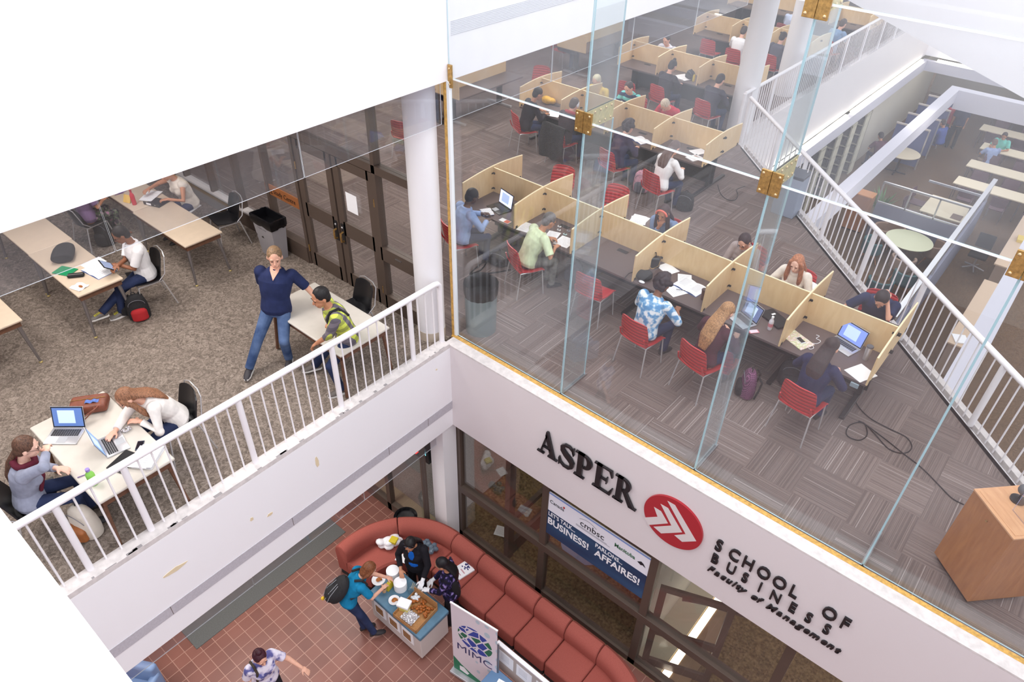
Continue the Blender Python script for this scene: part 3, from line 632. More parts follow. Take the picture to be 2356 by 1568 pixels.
# ---------------------------------------------------------------- carrels
def divider_poly(d):
    n = 14; h0, h1 = .715, 1.145; w2 = d / 2
    top = [(-w2 + d * k / n, h1 + .055 * sin(pi * k / n)) for k in range(n + 1)]
    return [(-w2, h0), (w2, h0)] + top[::-1]
def carrel(x0, yc, nb, first, last, label, bay=1.134, d=1.5, group=None, lamp=0):
    t = thing('study_carrel', label, 'study carrel', (x0, yc, 0), group=group); W = nb * bay
    B().box(0, -d / 2, .69, W, d / 2, .725, .004).obj('desktop', desk, t)
    B().box(0, -.011, .7, W, .011, 1.17).obj('spine_panel', maple, t)
    B().box(0, -.0115, 1.17, W, .0115, 1.176).obj('spine_edging', maple_edge, t)
    X = Matrix(((0, 0, 1, 0), (1, 0, 0, 0), (0, 1, 0, 0), (0, 0, 0, 1)))
    for i in range(nb + 1):
        if (i == 0 and not first) or (i == nb and not last): continue
        xx = i * bay; pl = divider_poly(d)
        dv = B().prism(pl, xx - .011, xx + .011, X).obj('divider_panel', maple, t)
        B().tube([(xx, y, z) for y, z in pl[2:]], .0118, 6).obj('edge_band', maple_edge, dv)
        for z in (.78, 1.06):
            for s in (-1, 1): B().box(xx - .05, s * .012 - .012, z, xx + .05, s * .012 + .012, z + .03, .003).box(xx - .014, s * .012, z, xx + .014, s * .06, z + .03, .003).obj('bracket', blackm, t)
        for s in (-1, 1): B().box(xx - .015, s * (d / 2 - .08), .70, xx + .015, s * (d / 2 - .03), .76, .002).obj('clip', blackm, dv)
    for i in range(nb + 1):
        xx = min(max(i * bay, .25), W - .12) if (i % 2 == 0 or i == nb) else None
        if xx is None: continue
        B().box(xx - .03, -.12, .05, xx + .03, -.04, .69).box(xx - .03, .04, .05, xx + .03, .12, .69).obj('column', blackm, t)
        B().box(xx - .035, -d / 2 + .08, 0, xx + .035, d / 2 - .08, .05, .01).obj('foot_rail', M('dark_foot', (44, 42, 44), .35), t)
    for i in range(nb): B().box((i + .5) * bay - .09, -.2, .7255, (i + .5) * bay + .09, -.12, .729).obj('power_cover', blackm, t)
    B().box(.1, -.3, .62, W - .1, .3, .685).obj('cable_tray', blackm, t)
    B().box(.05, -.01, .08, W - .05, .01, .69).obj('dark_under_panel', blackm, t)  # black sheet added to deepen the dark beneath the desks
    return t
cA = carrel(-1.755, 2.92, 3, 1, 0, 'left half of the front carrel bank, from the corner column to the bare desk', d=1.55)
cB = carrel(1.648, 2.92, 3, 1, 1, 'right half of the front carrel bank, ending at the floor cable', d=1.55)
carrel(-4.07, 7.15, 4, 1, 1, 'second carrel bank back, whose end panel faces the diagonal railing')
carrel(-4.16, 11.12, 3, 1, 1, 'third carrel bank back, beside the first tall column', d=1.4)
carrel(-4.16, 15.05, 3, 1, 1, 'fourth carrel bank back, behind the tall column', d=1.4)
carrel(-5.1, 19.0, 4, 1, 1, 'rearmost carrel bank at the top of the view', d=1.4)
def side_carrel(x, y0, y1, label):
    t = thing('study_carrel', label, 'study carrel', (x, y0, 0)); W = y1 - y0
    B().box(-.35, 0, .69, .6, W, .725, .004).obj('desktop', desk, t); B().box(.02, 0, .72, .042, W, 1.2).obj('spine_panel', maple, t)
    B().box(-.35, -.011, .72, .6, .011, 1.15).obj('divider_panel', maple, t)
    for y in (.3, W - .3): B().box(.05, y - .05, .05, .15, y + .05, .69).obj('column', blackm, t); B().box(-.3, y - .035, 0, .5, y + .035, .05, .01).obj('foot_rail', chrome, t)
    return t
side_carrel(-5.9, 5.75, 8.0, 'carrel desk seen side-on under the left fascia, beside the lone red chair'); side_carrel(-5.9, 10.6, 13.2, 'farther carrel desk seen side-on under the left fascia')
# ---------------------------------------------------------------- lectern with microphone
t = thing('lectern', 'oak lectern cabinet standing askew at the right edge behind the glass', 'lectern', (6.457, .79, 0)); t.rotation_euler = (0, 0, -rad(43))
B().box(0, 0, .07, .585, .62, 1.08).obj('cabinet', oak, t); B().box(.04, .04, 0, .55, .58, .07).obj('plinth', blackm, t)
B().box(-.006, -.006, 1.08, .591, .626, 1.1, .004).obj('top_rim', oak_top, t); B().box(.03, .03, 1.1, .56, .59, 1.104).obj('top_inlay', oak_top, t)
B().lathe([(.012, 0), (.012, .01)], (.0, 0, 0), 12).obj('knob', brass, t).matrix_local = Matrix.Translation((.29, -.012, .98)) @ Matrix.Rotation(pi / 2, 4, 'X')
t = thing('microphone', 'grey desk microphone with a round head on the oak lectern', 'microphone', tuple(G(2341, 1150, 1.105))); B().lathe([(.07, 0), (.07, .02), (.02, .03)], seg=20).obj('base', black, t, True)
B().tube([(0, 0, .02), (0, .0, .07), (0, .0, .12)], .008).obj('gooseneck', black, t, True); B().ell((0, .0, .15), (.055, .06, .055)).obj('head', M('mic_grey', (92, 92, 98), .6), t, True)
t = thing('acrylic_panel', 'clear upright acrylic panel on the lectern top', 'panel', (6.457, .79, 1.1)); t.rotation_euler = (0, 0, -rad(43)); B().box(.28, .2, .004, .57, .205, .5).obj('sheet', glassr, t, edge=M('lilac_edge', (170, 176, 230)), axis=1)
# cables on the floor
def cable(name, label, pix, z=.008, r=.007, mat=black, zz=None):
    P = [G(x, y, z) for x, y in pix]; S = []
    for i in range(len(P) - 1):
        p0, p1, p2, p3 = P[max(i - 1, 0)], P[i], P[i + 1], P[min(i + 2, len(P) - 1)]
        for k in range(5):
            u = k / 5; S.append(.5 * ((2 * p1) + (p2 - p0) * u + (2 * p0 - 5 * p1 + 4 * p2 - p3) * u * u + (3 * p1 - p0 - 3 * p2 + p3) * u ** 3))
    S.append(P[-1]); return tag(B().tube(S, r, 6).obj(name, mat, None, True), label, 'cable')
cable('power_cable', 'long black cable looping over the carpet toward the lectern', [(1965, 905), (1972, 930), (2000, 960), (2045, 985), (2085, 1005), (2098, 1028), (2080, 1042), (2045, 1032), (2015, 1000), (1985, 972), (1955, 978), (1948, 1000), (1975, 1012), (1995, 1000), (1990, 975), (1975, 968), (1990, 975), (2040, 1012), (2075, 1040), (2120, 1075), (2160, 1115), (2190, 1145), (2218, 1160)], z=.01)
cable('power_cable', 'short black cable with a loose plug on the carpet by the second carrel bank', [(1652, 425), (1658, 445), (1672, 458), (1690, 460), (1698, 448), (1695, 436), (1708, 430), (1714, 428)])
cable('power_cable', 'thick black cable on the carpet under the front carrel near the corner can', [(1082, 628), (1100, 612), (1120, 600), (1105, 622), (1080, 630), (1130, 628), (1175, 620)], r=.012)
# ---------------------------------------------------------------- people
def RX(a): return Matrix.Rotation(a, 3, 'X')
def RY(a): return Matrix.Rotation(a, 3, 'Y')
def RZ(a): return Matrix.Rotation(a, 3, 'Z')
def ik(a, c, l1, l2, pole):
    d = c - a; D = min(d.length, (l1 + l2) * .998); D = max(D, abs(l1 - l2) + .02); u = d.normalized(); c2 = a + u * D
    x = (l1 * l1 - l2 * l2 + D * D) / (2 * D); h = math.sqrt(max(0, l1 * l1 - x * x))
    p = pole - u * pole.dot(u); p = p.normalized() if p.length > 1e-4 else Vector((0, 1, 0))
    return a + u * x + p * h, c2
def remesh(b, name, mat, parent, vox, it=1):
    bmesh.ops.recalc_face_normals(b.b, faces=b.b.faces); me = bpy.data.meshes.new(name); b.b.to_mesh(me); b.b.free()
    o = bpy.data.objects.new(name, me); C.objects.link(o); m = o.modifiers.new('r', 'REMESH'); m.mode = 'VOXEL'; m.voxel_size = vox
    s = o.modifiers.new('s', 'SMOOTH'); s.factor = .5; s.iterations = it
    dg = bpy.context.evaluated_depsgraph_get(); m2 = bpy.data.meshes.new_from_object(o.evaluated_get(dg)); o.modifiers.clear(); o.data = m2; bpy.data.meshes.remove(me)
    m2.materials.clear(); m2.materials.append(mat); m2.polygons.foreach_set('use_smooth', [True] * len(m2.polygons)); m2.name = name; o.parent = parent; return o
def hairm(col):
    n = 'hair_%d_%d_%d' % col
    if n in MATS: return MATS[n]
    m, t, b = nt(n, .5, spec=.35); ns = N(t, 'ShaderNodeTexNoise', _Scale=70.0, _Detail=3.0, _Distortion=.3); L(t, objco(t, (1.4, 1.4, .25)), ns.inputs[0])
    L(t, ramp(t, ns.outputs[0], [(.35, tuple(int(c * .78) for c in col)), (.65, tuple(min(255, int(c * 1.15) + 4) for c in col))]), b.inputs['Base Color']); bump_to(t, b, ns.outputs[0], .2); return m
SK = {'pale': (236, 190, 170), 'fair': (226, 172, 148), 'tan': (190, 132, 100), 'brown': (142, 92, 66), 'dark': (82, 54, 42)}
def skin(k): return M('skin_' + k, SK[k], .5, noise=.03, nscale=20)
def cloth(name, col, noise=.08): return M('cloth_' + name, col, .85, noise=noise, nscale=9, bump=.5, spec=.2)
def pattern(name, fn):
    m, t, b = nt('cloth_' + name, .85, spec=.2); L(t, fn(t), b.inputs['Base Color']); return m
def _plaid(t):
    co = objco(t, (1, 1, 1), (.3, .2, .4)); outs = []
    for ax in ('X', 'Z'):
        wv = N(t, 'ShaderNodeTexWave', wave_type='BANDS', bands_direction=ax, _Scale=2.6); L(t, co, wv.inputs[0]); outs.append(ramp(t, wv.outputs[0], [(.0, (0, 0, 0)), (.45, (0, 0, 0)), (.5, (255, 255, 255)), (1, (255, 255, 255))]))
    a = N(t, 'ShaderNodeMix', data_type='RGBA'); L(t, outs[0], a.inputs[0]); a.inputs[6].default_value = (*lin((208, 218, 96)), 1); a.inputs[7].default_value = (*lin((120, 112, 122)), 1)
    c = N(t, 'ShaderNodeMix', data_type='RGBA'); L(t, outs[1], c.inputs[0]); L(t, a.outputs[2], c.inputs[6]); c.inputs[7].default_value = (*lin((58, 58, 66)), 1)
    d = N(t, 'ShaderNodeMix', data_type='RGBA'); d.inputs[0].default_value = .45; L(t, a.outputs[2], d.inputs[6]); L(t, c.outputs[2], d.inputs[7]); return d.outputs[2]
def blot(cols, s=9, lo=.42, hi=.58, det=2.0):
    def f(t):
        n = N(t, 'ShaderNodeTexNoise', _Scale=float(s), _Detail=det); L(t, objco(t), n.inputs[0]); k = len(cols)
        return ramp(t, n.outputs[0], [(lo + (hi - lo) * i / (k - 1), c) for i, c in enumerate(cols)])
    return f
plaid = pattern('plaid', _plaid); floral = pattern('blue_floral', blot([(96, 150, 200), (150, 190, 222), (236, 240, 246)], 14))
tiedye = pattern('violet_print', blot([(228, 222, 236), (206, 198, 220), (92, 92, 150)], 8)); darkfloral = pattern('dark_floral', blot([(24, 20, 34), (34, 26, 70), (150, 130, 190)], 15, .4, .68))
skirtfl = pattern('floral_trousers', blot([(30, 28, 34), (74, 60, 74), (96, 120, 84), (170, 120, 150)], 16, .38, .66))
def _stripe(t):
    wv = N(t, 'ShaderNodeTexWave', wave_type='BANDS', bands_direction='Z', _Scale=2.2); L(t, objco(t), wv.inputs[0]); return ramp(t, wv.outputs[0], [(0, (36, 44, 84)), (.45, (36, 44, 84)), (.5, (110, 200, 196)), (1, (110, 200, 196))])
stripe = pattern('striped', _stripe)
def _jean(c0, c1):
    return blot([c0, c1], 4, .35, .65, 5.0)
jean = pattern('mid_denim', _jean((54, 74, 114), (98, 120, 160))); jeand = pattern('dark_denim', _jean((34, 42, 70), (50, 60, 94)))
legs_black = cloth('black_trousers', (36, 34, 40))
def hand(b, w, d, nrm, s, side, curl=.6, big=1.0):
    """palm, four unequal bent fingers and a thumb; d = direction of the hand, nrm = back of the hand"""
    d = d.normalized(); nrm = (nrm - d * nrm.dot(d)).normalized(); x = d.cross(nrm) * side      # x points to the thumb side
    f = s * big; R3 = Matrix((x, d, nrm)).transposed()
    b.ell(w + d * .045 * f, (.042 * f, .055 * f, .019 * f), R3)
    for i, (ox, ln) in enumerate(((.032, .072), (.011, .08), (-.011, .074), (-.031, .058))):
        p = w + d * .088 * f + x * ox * f; dd = d + x * (ox * 3.2); dd.normalize(); pts = [p]; r = [.0098 * f]; a = curl * (1 + .12 * i)
        for k, l in enumerate((.42, .32, .26)):
            q = dd * cos(a * (k + .6) * .8) - nrm * sin(a * (k + .6) * .8); p = p + q * ln * l * f; pts.append(p); r.append((.0092 - .0008 * k) * f)
        b.cap(pts, r, 7)
    p = w + d * .03 * f + x * .034 * f; q1 = (x * .8 + d * .75 - nrm * .25).normalized(); q2 = (x * .3 + d * 1 - nrm * .35).normalized()
    b.cap([p, p + q1 * .036 * f, p + q1 * .036 * f + q2 * .034 * f], [.014 * f, .0115 * f, .0095 * f], 7)
PEOPLE = {}
def person(label, pose, top, pants, hair, sk='fair', head=None, at=None, yaw=0, s=1.0, female=False, sleeve=.4, shoes=None, hairstyle='short', vox=.0085,
           lean=.35, twist=0, side=0, hp=.5, hy=0, hr=0, hL=None, hR=None, fL=None, fR=None, hipz=None, zf=0, curl=.6, neck=None, group=None, jacket=None, skirt=False, shoe_col=(50, 48, 52), elbL=None, elbR=None, hn=1.0, sole=False):
    """head = pixel of the head centre in the survey photograph; the seat or feet follow from the pose"""
    hz = hipz if hipz is not None else {'sit': .54, 'stand': .93 * s, 'perch': .84}[pose]
    Yw = RZ(yaw)
    H = Vector((0, 0, hz)); B1 = RZ(twist * .3) @ RY(side * .6) @ RX(-lean * .55); B2 = RZ(twist * .7) @ RY(side) @ RX(-lean); B3 = RZ(twist) @ RY(side * 1.1) @ RX(-lean * 1.2)
    wst = H + B1 @ Vector((0, 0, .15 * s)); chs = wst + B2 @ Vector((0, .0, .19 * s)); nk = chs + B3 @ Vector((0, -.01, .18 * s)); sw = (.175 if female else .2) * s
    S = {1: nk + B3 @ Vector((sw, .0, -.05 * s)), -1: nk + B3 @ Vector((-sw, .0, -.05 * s))}
    HD = RZ(twist + hy) @ RY(side * .5 + hr) @ RX(-hp)
    nt_ = nk + (B3 @ Vector((0, .0, .08 * s)) + HD @ Vector((0, .0, .08 * s))) * .5; hc = nt_ + HD @ Vector((0, .024, .116 * s))
    if head is not None: tgt = G(head[0], head[1], zf + hc.z); off = Yw @ Vector((hc.x, hc.y, 0)); loc = Vector((tgt.x - off.x, tgt.y - off.y, zf))
    else: loc = Vector((at[0], at[1], zf))
    t = thing('person', label, 'person', loc, yaw, group)
    inv = RZ(-yaw)
    def loc_(p):  # world points given as ('w', x, y, z)
        if p is None: return None
        if p[0] == 'w': return inv @ (Vector(p[1:]) - loc)
        return Vector(p)
    hL, hR, fL, fR = map(loc_, (hL, hR, fL, fR)); vv = vox
    if hL is None: hL = Vector((-.14, .40, .79)) if pose == 'sit' else Vector((-.25, .1, .75))
    if hR is None: hR = Vector((.14, .40, .79)) if pose == 'sit' else Vector((.25, .1, .75))
    if fL is None: fL = Vector((-.11, .44, .07)) if pose == 'sit' else Vector((-.1, .03, .07))
    if fR is None: fR = Vector((.11, .40, .07)) if pose == 'sit' else Vector((.1, -.03, .07))
    hip = {-1: H + Vector((-.09 * s, 0, -.01)), 1: H + Vector((.09 * s, 0, -.01))}
    W = {}; E = {}; K = {}; A = {}
    for sd, h_, e_ in ((-1, hL, elbL), (1, hR, elbR)):
        pole = Vector(e_) if e_ else B2 @ Vector((sd * .8, -.6, -.5)); E[sd], W[sd] = ik(S[sd], h_, .285 * s, .25 * s, pole)
    for sd, f_ in ((-1, fL), (1, fR)): K[sd], A[sd] = ik(hip[sd], f_, .43 * s, .42 * s, Vector((sd * .12, 1, .35)))
    # torso sections
    def torso(b, g=0.0, z0=-.09, z1=1.0, flare=0, seg=20):
        secs = [(H + Vector((0, 0, z0)), B1, .15, .11), (H, B1, .168 if female else .16, .118), (wst, B1, .128 if female else .148, .1), (wst.lerp(chs, .55), B2, .15 if female else .165, .115), (chs + B2 @ Vector((0, .0, .03)), B3, .165 if female else .185, .118), (chs.lerp(nk, .62), B3, .15 if female else .175, .098), (chs.lerp(nk, .88), B3, .095, .075), (nk + B3 @ Vector((0, 0, .015)), B3, .062, .058)]
        rings = []
        for i, (c, m, rx, ry) in enumerate(secs):
            if i == len(secs) - 1 and g: rx, ry = .07, .066
            rx *= 1.07; ry *= 1.08; gg = g + (flare if i < 2 else 0); rings.append([c + m @ Vector(((rx * s + gg) * cos(2 * pi * k / seg), (ry * s + gg) * sin(2 * pi * k / seg), 0)) for k in range(seg)])
        b.loft(rings)
        for sd in (-1, 1): b.ell(S[sd] + (B3 @ Vector((-sd * .012, 0, -.01))), ((.062 * s + g),) * 3)
        if female: 
            for sd in (-1, 1): b.ell(chs + B3 @ Vector((sd * .075, .085, .0)), ((.062 * s + g), (.055 * s + g), .06 * s + g), B3)
    b = B(); torso(b)
    b.cap([nk - B3 @ Vector((0, 0, .03)), nt_, hc - HD @ Vector((0, .01, .05))], [.058 * s, .054 * s, .05 * s], 12)
    # head
    q = s * 1.1
    b.ell(hc + HD @ Vector((0, -.012, .02)) * q, (.077 * q, .096 * q, .1 * q), HD, 18, 12); b.ell(hc + HD @ Vector((0, .02, -.042)) * q, (.058 * q, .07 * q, .072 * q), HD, 16, 10)
    b.ell(hc + HD @ Vector((0, .062, -.085)) * q, (.026 * q, .024 * q, .022 * q), HD)
    b.cap([hc + HD @ Vector((0, .084, .012)) * q, hc + HD @ Vector((0, .1, -.022)) * q], [.009 * q, .0155 * q], 8)
    for sd in (-1, 1):
        b.ell(hc + HD @ Vector((sd * .079, -.008, -.008)) * q, (.011 * q, .019 * q, .03 * q), HD, 8, 6); b.ell(hc + HD @ Vector((sd * .03, .078, .028)) * q, (.022 * q, .012 * q, .008 * q), HD, 8, 6)
        b.ell(hc + HD @ Vector((sd * .016, .086, -.055)) * q, (.02 * q, .009 * q, .006 * q), HD, 8, 6)
        b.cap([S[sd], E[sd], W[sd]], [.05 * s, .04 * s, .027 * s], 12)
        fd = (W[sd] - E[sd]).normalized(); up = Vector((0, 0, 1)) if abs(fd.z) < .8 else Vector((0, 1, 0)); hd_ = fd.copy()
        if pose == 'sit' and W[sd].z < .86 and abs(W[sd].z - .79) < .06: hd_ = Vector((fd.x * .6, fd.y, 0)).normalized(); up = Vector((0, 0, 1))
        hand(b, W[sd], hd_, up, s * .98, -sd, curl)
        b.cap([hip[sd], K[sd], A[sd]], [.078 * s, .053 * s, .038 * s], 12)
        pass
    body = remesh(b, 'body', skin(sk), t, vv)
    # eyes, brows, lips
    e = B(); br = B()
    for sd in (-1, 1):
        e.ell(hc + HD @ Vector((sd * .03, .083, .008)) * q, (.0095 * q, .0055 * q, .0045 * q), HD, 8, 6); br.ell(hc + HD @ Vector((sd * .031, .086, .031)) * q, (.018 * q, .005 * q, .003 * q), HD, 8, 6)
    e.obj('eyes', M('eye_dark', (40, 30, 26), .2), t, True); br.obj('eyebrows', hairm(tuple(int(c * .8) for c in hair)), t, True)
    B().ell(hc + HD @ Vector((0, .09, -.057)) * q, (.017 * q, .005 * q, .0048 * q), HD, 8, 6).obj('lips', M('lips_' + sk, tuple(int(c * m_) for c, m_ in zip(SK[sk], (.92, .76, .76))), .4), t, True)
    # top
    g = .02
    b = B(); torso(b, g, -.06 if not jacket else -.1, flare=.008)
    for sd in (-1, 1):
        if sleeve <= 0: continue
        if sleeve < .5: b.tube([S[sd], S[sd].lerp(E[sd], sleeve * 2)], [.07 * s, .066 * s], 14)
        else:
            u = (sleeve - .5) * 2; b.tube([S[sd], E[sd], E[sd].lerp(W[sd], u)], [.07 * s, .058 * s, .044 * s], 14); b.ell(E[sd], (.056 * s,) * 3)
    tp = remesh(b, 'jacket' if jacket else 'shirt', top, t, vv * 1.1)
    b = B()
    seg = 20; b.loft([[H + Vector((0, 0, z)) + Vector(((.165 * s + .012) * cos(2 * pi * k / seg) * m_, (.118 * s + .012) * sin(2 * pi * k / seg) * m_, 0)) for k in range(seg)] for z, m_ in ((-.09, .85), (-.04, 1), (.05, .97))])
    for sd in (-1, 1): b.tube([hip[sd], K[sd], A[sd] + (K[sd] - A[sd]).normalized() * (-.01)], [.094 * s, .067 * s, .056 * s], 14); b.ell(K[sd], (.067 * s,) * 3); b.ell(hip[sd], (.094 * s,) * 3)
    remesh(b, 'trousers', pants, t, vv * 1.15)
    for sd in (-1, 1):
        b = B(); a = A[sd]; dz = -.07 if pose != 'x' else 0
        fl = Vector((0, 1, 0)); b.loft([[a + Vector((sd * .01 * (y > .05) + w_ * cos(2 * pi * k / 12), y + l_ * 0, -.075 + h_ * (sin(2 * pi * k / 12) * .5 + .5))) for k in range(12)] for y, w_, h_, l_ in ((-.07, .025, .05, 0), (-.05, .04, .085, 0), (.0, .042, .1, 0), (.06, .046, .075, 0), (.12, .048, .055, 0), (.17, .036, .04, 0), (.19, .015, .02, 0))])
        so = b.obj('shoe', M('shoe_%d_%d_%d' % shoe_col, shoe_col, .6), t, True)
        if sole: B().loft([[a + Vector((sd * .01 * (y > .05) + (w_ + .004) * c_, y, -.078 + .022 * z_)) for c_, z_ in ((-1, 0), (1, 0), (1, 1), (-1, 1))] for y, w_ in ((-.075, .025), (-.05, .04), (.06, .047), (.13, .046), (.19, .02))]).obj('sole', M('sole_white', (225, 222, 220), .6), so)
        if sole == 'lace':
            for k in range(5): B().tube([a + Vector((-.022, .03 + k * .018, .012 - k * .006)), a + Vector((.022, .035 + k * .018, .012 - k * .006))], .005, 6).obj('lace', M('lace_yellow', (226, 220, 40), .5), so)
    # hair
    hm = hairm(hair); hb = B(); k = q
    if hairstyle != 'bald':
        hb.ell(hc + HD @ Vector((0, -.024, .034)) * k, (.084 * k, .098 * k, .094 * k), HD, 20, 14)
        hb.ell(hc + HD @ Vector((0, -.052, -.012)) * k, (.078 * k, .062 * k, .085 * k), HD, 16, 10)
        if hairstyle == 'curly':
            rr = random.Random(3)
            for i in range(46):
                v = Vector((rr.gauss(0, 1), rr.gauss(-.3, 1), rr.gauss(.35, 1))).normalized()
                if v.y > .55 and v.z < .4: continue
                hb.ell(hc + HD @ Vector((v.x * .1, v.y * .108 - .02, v.z * .1 + .022)) * k, (.038 * k,) * 3, None, 8, 6)
        if hairstyle in ('long', 'longfront', 'blonde'):
            down = B3 @ Vector((0, 0, -1)); bk = B3 @ Vector((0, -1, 0)); ln = .26 if hairstyle != 'blonde' else .38
            P = [hc + HD @ Vector((0, -.05, .04)) * k, hc + HD @ Vector((0, -.075, -.05)) * k, nk + bk * .11 + down * .0, nk + bk * .125 + down * ln * .5 * s, nk + bk * .1 + down * ln * s]
            Wd = [.075, .088, .1, .105, .06]; Th = [.06, .045, .035, .028, .016]; X = B3 @ Vector((1, 0, 0))
            hb.loft([[p + X * (w_ * k * cos(2 * pi * j / 16)) + bk * (th_ * k * sin(2 * pi * j / 16)) for j in range(16)] for p, w_, th_ in zip(P, Wd, Th)])
        if hairstyle == 'longfront':
            for sd in (-1, 1): hb.cap([hc + HD @ Vector((sd * .066, .03, .05)) * k, hc + HD @ Vector((sd * .082, .02, -.06)) * k, nk + B3 @ Vector((sd * .1, .1, -.04)), nk + B3 @ Vector((sd * .09, .13, -.18))], [.03, .034, .036, .018], 10)
        if hairstyle == 'bob': 
            for sd in (-1, 1): hb.cap([hc + HD @ Vector((sd * .06, 0, .04)) * k, hc + HD @ Vector((sd * .082, -.01, -.05)) * k, hc + HD @ Vector((sd * .07, -.04, -.12)) * k], [.035, .034, .02], 10)
            hb.ell(hc + HD @ Vector((0, -.06, -.06)) * k, (.085, .05, .09), HD)
        if hairstyle == 'bun': hb.ell(hc + HD @ Vector((0, -.04, .135)) * k, (.04, .04, .035), HD)
        if hairstyle == 'pony': hb.cap([hc + HD @ Vector((0, -.1, -.01)) * k, hc + HD @ Vector((0, -.135, -.05)) * k, hc + HD @ Vector((0.02, -.14, -.14)) * k, hc + HD @ Vector((.03, -.12, -.22)) * k], [.028, .036, .034, .012], 10)
        if hairstyle == 'lowpony': hb.cap([hc + HD @ Vector((0, -.09, -.05)) * k, nk + B3 @ Vector((0, -.12, 0)), nk + B3 @ Vector((0, -.13, -.16)), nk + B3 @ Vector((0, -.11, -.28))], [.03, .032, .03, .012], 10)
        remesh(hb, 'hair', hm, t, max(.007, vv * .9), 1)
    J = dict(t=t, hc=hc, HD=HD, nk=nk, B3=B3, B2=B2, chs=chs, wst=wst, H=H, S=S, E=E, W=W, K=K, A=A, loc=loc, yaw=yaw, k=k)
    def Wp(v): return loc + Yw @ v
    J['W_'] = Wp; return J
def seat_under(J, kind, label, dy=-.03, rz=0, z=0):
    """a chair of its own under a seated person"""
    p = J['loc'] + RZ(J['yaw']) @ Vector((0, dy + .03, 0)); f = chair_b if kind == 'b' else None
    if kind == 'b': return chair_b(p.x, p.y, J['yaw'] + rz, label)
    return chair_r(p.x, p.y, J['yaw'] + rz, label, z)
def specs(J):
    b = B(); hc, HD, k = J['hc'], J['HD'], J['k']
    for s in (-1, 1): b.tube([hc + HD @ Vector((s * .03 + .02 * cos(a), .094, .005 + .016 * sin(a))) * k for a in [2 * pi * i / 10 for i in range(10)]], .0022, 5, closed=True); b.tube([hc + HD @ Vector((s * .052, .09, .01)) * k, hc + HD @ Vector((s * .08, 0, .01)) * k], .002, 5)
    b.tube([hc + HD @ Vector((-.01, .096, .01)) * k, hc + HD @ Vector((.01, .096, .01)) * k], .002, 5); b.obj('spectacles', black, J['t'])
# --- lounge
J = person('young man with cropped fair hair in a navy V-neck leaning on the table', 'perch', cloth('navy', (38, 46, 82)), jean, (132, 104, 78), 'fair', head=(632, 592), yaw=rad(222), s=1.04, lean=-.26, side=-.12, hp=.2, hy=.22, hipz=.86,
           hL=('w', -1.09, -1.30, .79), hR=(.24, -.3, .82), elbR=(.3, -1, -.5), fR=tuple(['w'] + list(G(572, 850, .08))), fL=tuple(['w'] + list(G(664, 822, .08))), shoe_col=(52, 48, 54), sole=True, sleeve=.42, vox=.0075, curl=.25)
B().prism([(-.06, .09), (-.055, .03), (0, -.1), (.055, .03), (.06, .09)], -.03, .008, basis(J['nk'] + J['B3'] @ Vector((0, .108, -.035)), J['B3'] @ Vector((-1, 0, 0)), J['B3'] @ Vector((0, .9, .5)))).obj('neck_opening', skin('fair'), J['t'])
J = person('young man in yellow and grey plaid perched on the white table corner', 'perch', plaid, jeand, (26, 22, 24), 'tan', head=(737, 684), yaw=rad(158), s=1.0, lean=.38, hp=.3, hy=.2, hipz=.8,
           hR=(.0, .16, 1.06), hL=(-.03, .4, .82), fR=tuple(['w'] + list(G(722, 842, .08))), fL=tuple(['w'] + list(G(785, 893, .08))), sleeve=.68, sole=True, shoe_col=(96, 88, 84), vox=.0075)
B().tube([J['nk'] + J['B3'] @ Vector(p) for p in ((-.1, -.13, -.2), (-.115, -.09, -.02), (-.12, .02, .012), (-.12, .1, -.05), (-.11, .15, -.22))], .017, 8).obj('bag_strap', blackm, J['t'], True)
J = person('man with glasses in a white printed T-shirt, seated and holding a tablet', 'sit', cloth('white_tee', (232, 230, 232), .03), jeand, (30, 26, 26), 'brown', head=(277, 540), yaw=rad(172), lean=.12, hp=.5, hy=-.1, hL=(.0, .33, .8), hR=(-.1, .34, .84),
           fL=(-.05, .5, .08), fR=tuple(['w'] + list(G(196, 758, .08))), shoe_col=(112, 106, 104), sole='lace', sleeve=.42, vox=.0075); specs(J); seat_under(J, 'b', 'black shell chair under the man in the white T-shirt')
mm = basis(J['chs'] + J['B3'] @ Vector((.02, .15, .02)), J['B3'] @ Vector((-.15, 0, -1)), J['B3'] @ Vector((.1, 1, 0)))
text('shirt_print', 'A87', .1, ink, J['t'], mm, .003, .002)
tp_ = J['W_'](Vector((-.06, .46, .87)))
t = thing('tablet', 'black framed tablet held up by the man in the white T-shirt', 'tablet', tp_, rad(150)); t.rotation_euler = (rad(38), 0, rad(172)); B().box(-.13, -.09, -.006, .13, .09, .006, .004).obj('case', black, t); B().box(-.115, -.075, .006, .115, .075, .0075).obj('screen', emit('dim_screen', (120, 132, 160), .5), t)
J = person('young woman with long light-brown hair and white sweater bent over the white table', 'sit', cloth('white_knit', (238, 232, 228), .05), jeand, (142, 98, 72), 'fair', head=(291, 915), yaw=rad(176), s=.95, female=True, lean=.62, hp=.75, hy=-.1, hairstyle='longfront', sleeve=.95,
           hR=('w', *G(266, 990, .785)), hL=('w', *G(322, 968, .79)), curl=.3, vox=.0075); seat_under(J, 'b', 'black shell chair under the woman in the white sweater')
J = person('young woman in grey-blue cardigan and maroon scarf, hand to her face', 'sit', cloth('grey_blue', (148, 152, 172)), jeand, (92, 64, 50), 'pale', head=(62, 1028), yaw=rad(-22), s=.97, female=True, lean=.28, hp=.35, hy=-.1, hairstyle='lowpony', sleeve=.92,
           hR=(.03, .34, 1.1), hL=(-.02, .34, .8), vox=.0075); specs(J); seat_under(J, 'b', 'black shell chair under the woman in the grey-blue cardigan', rz=.1)
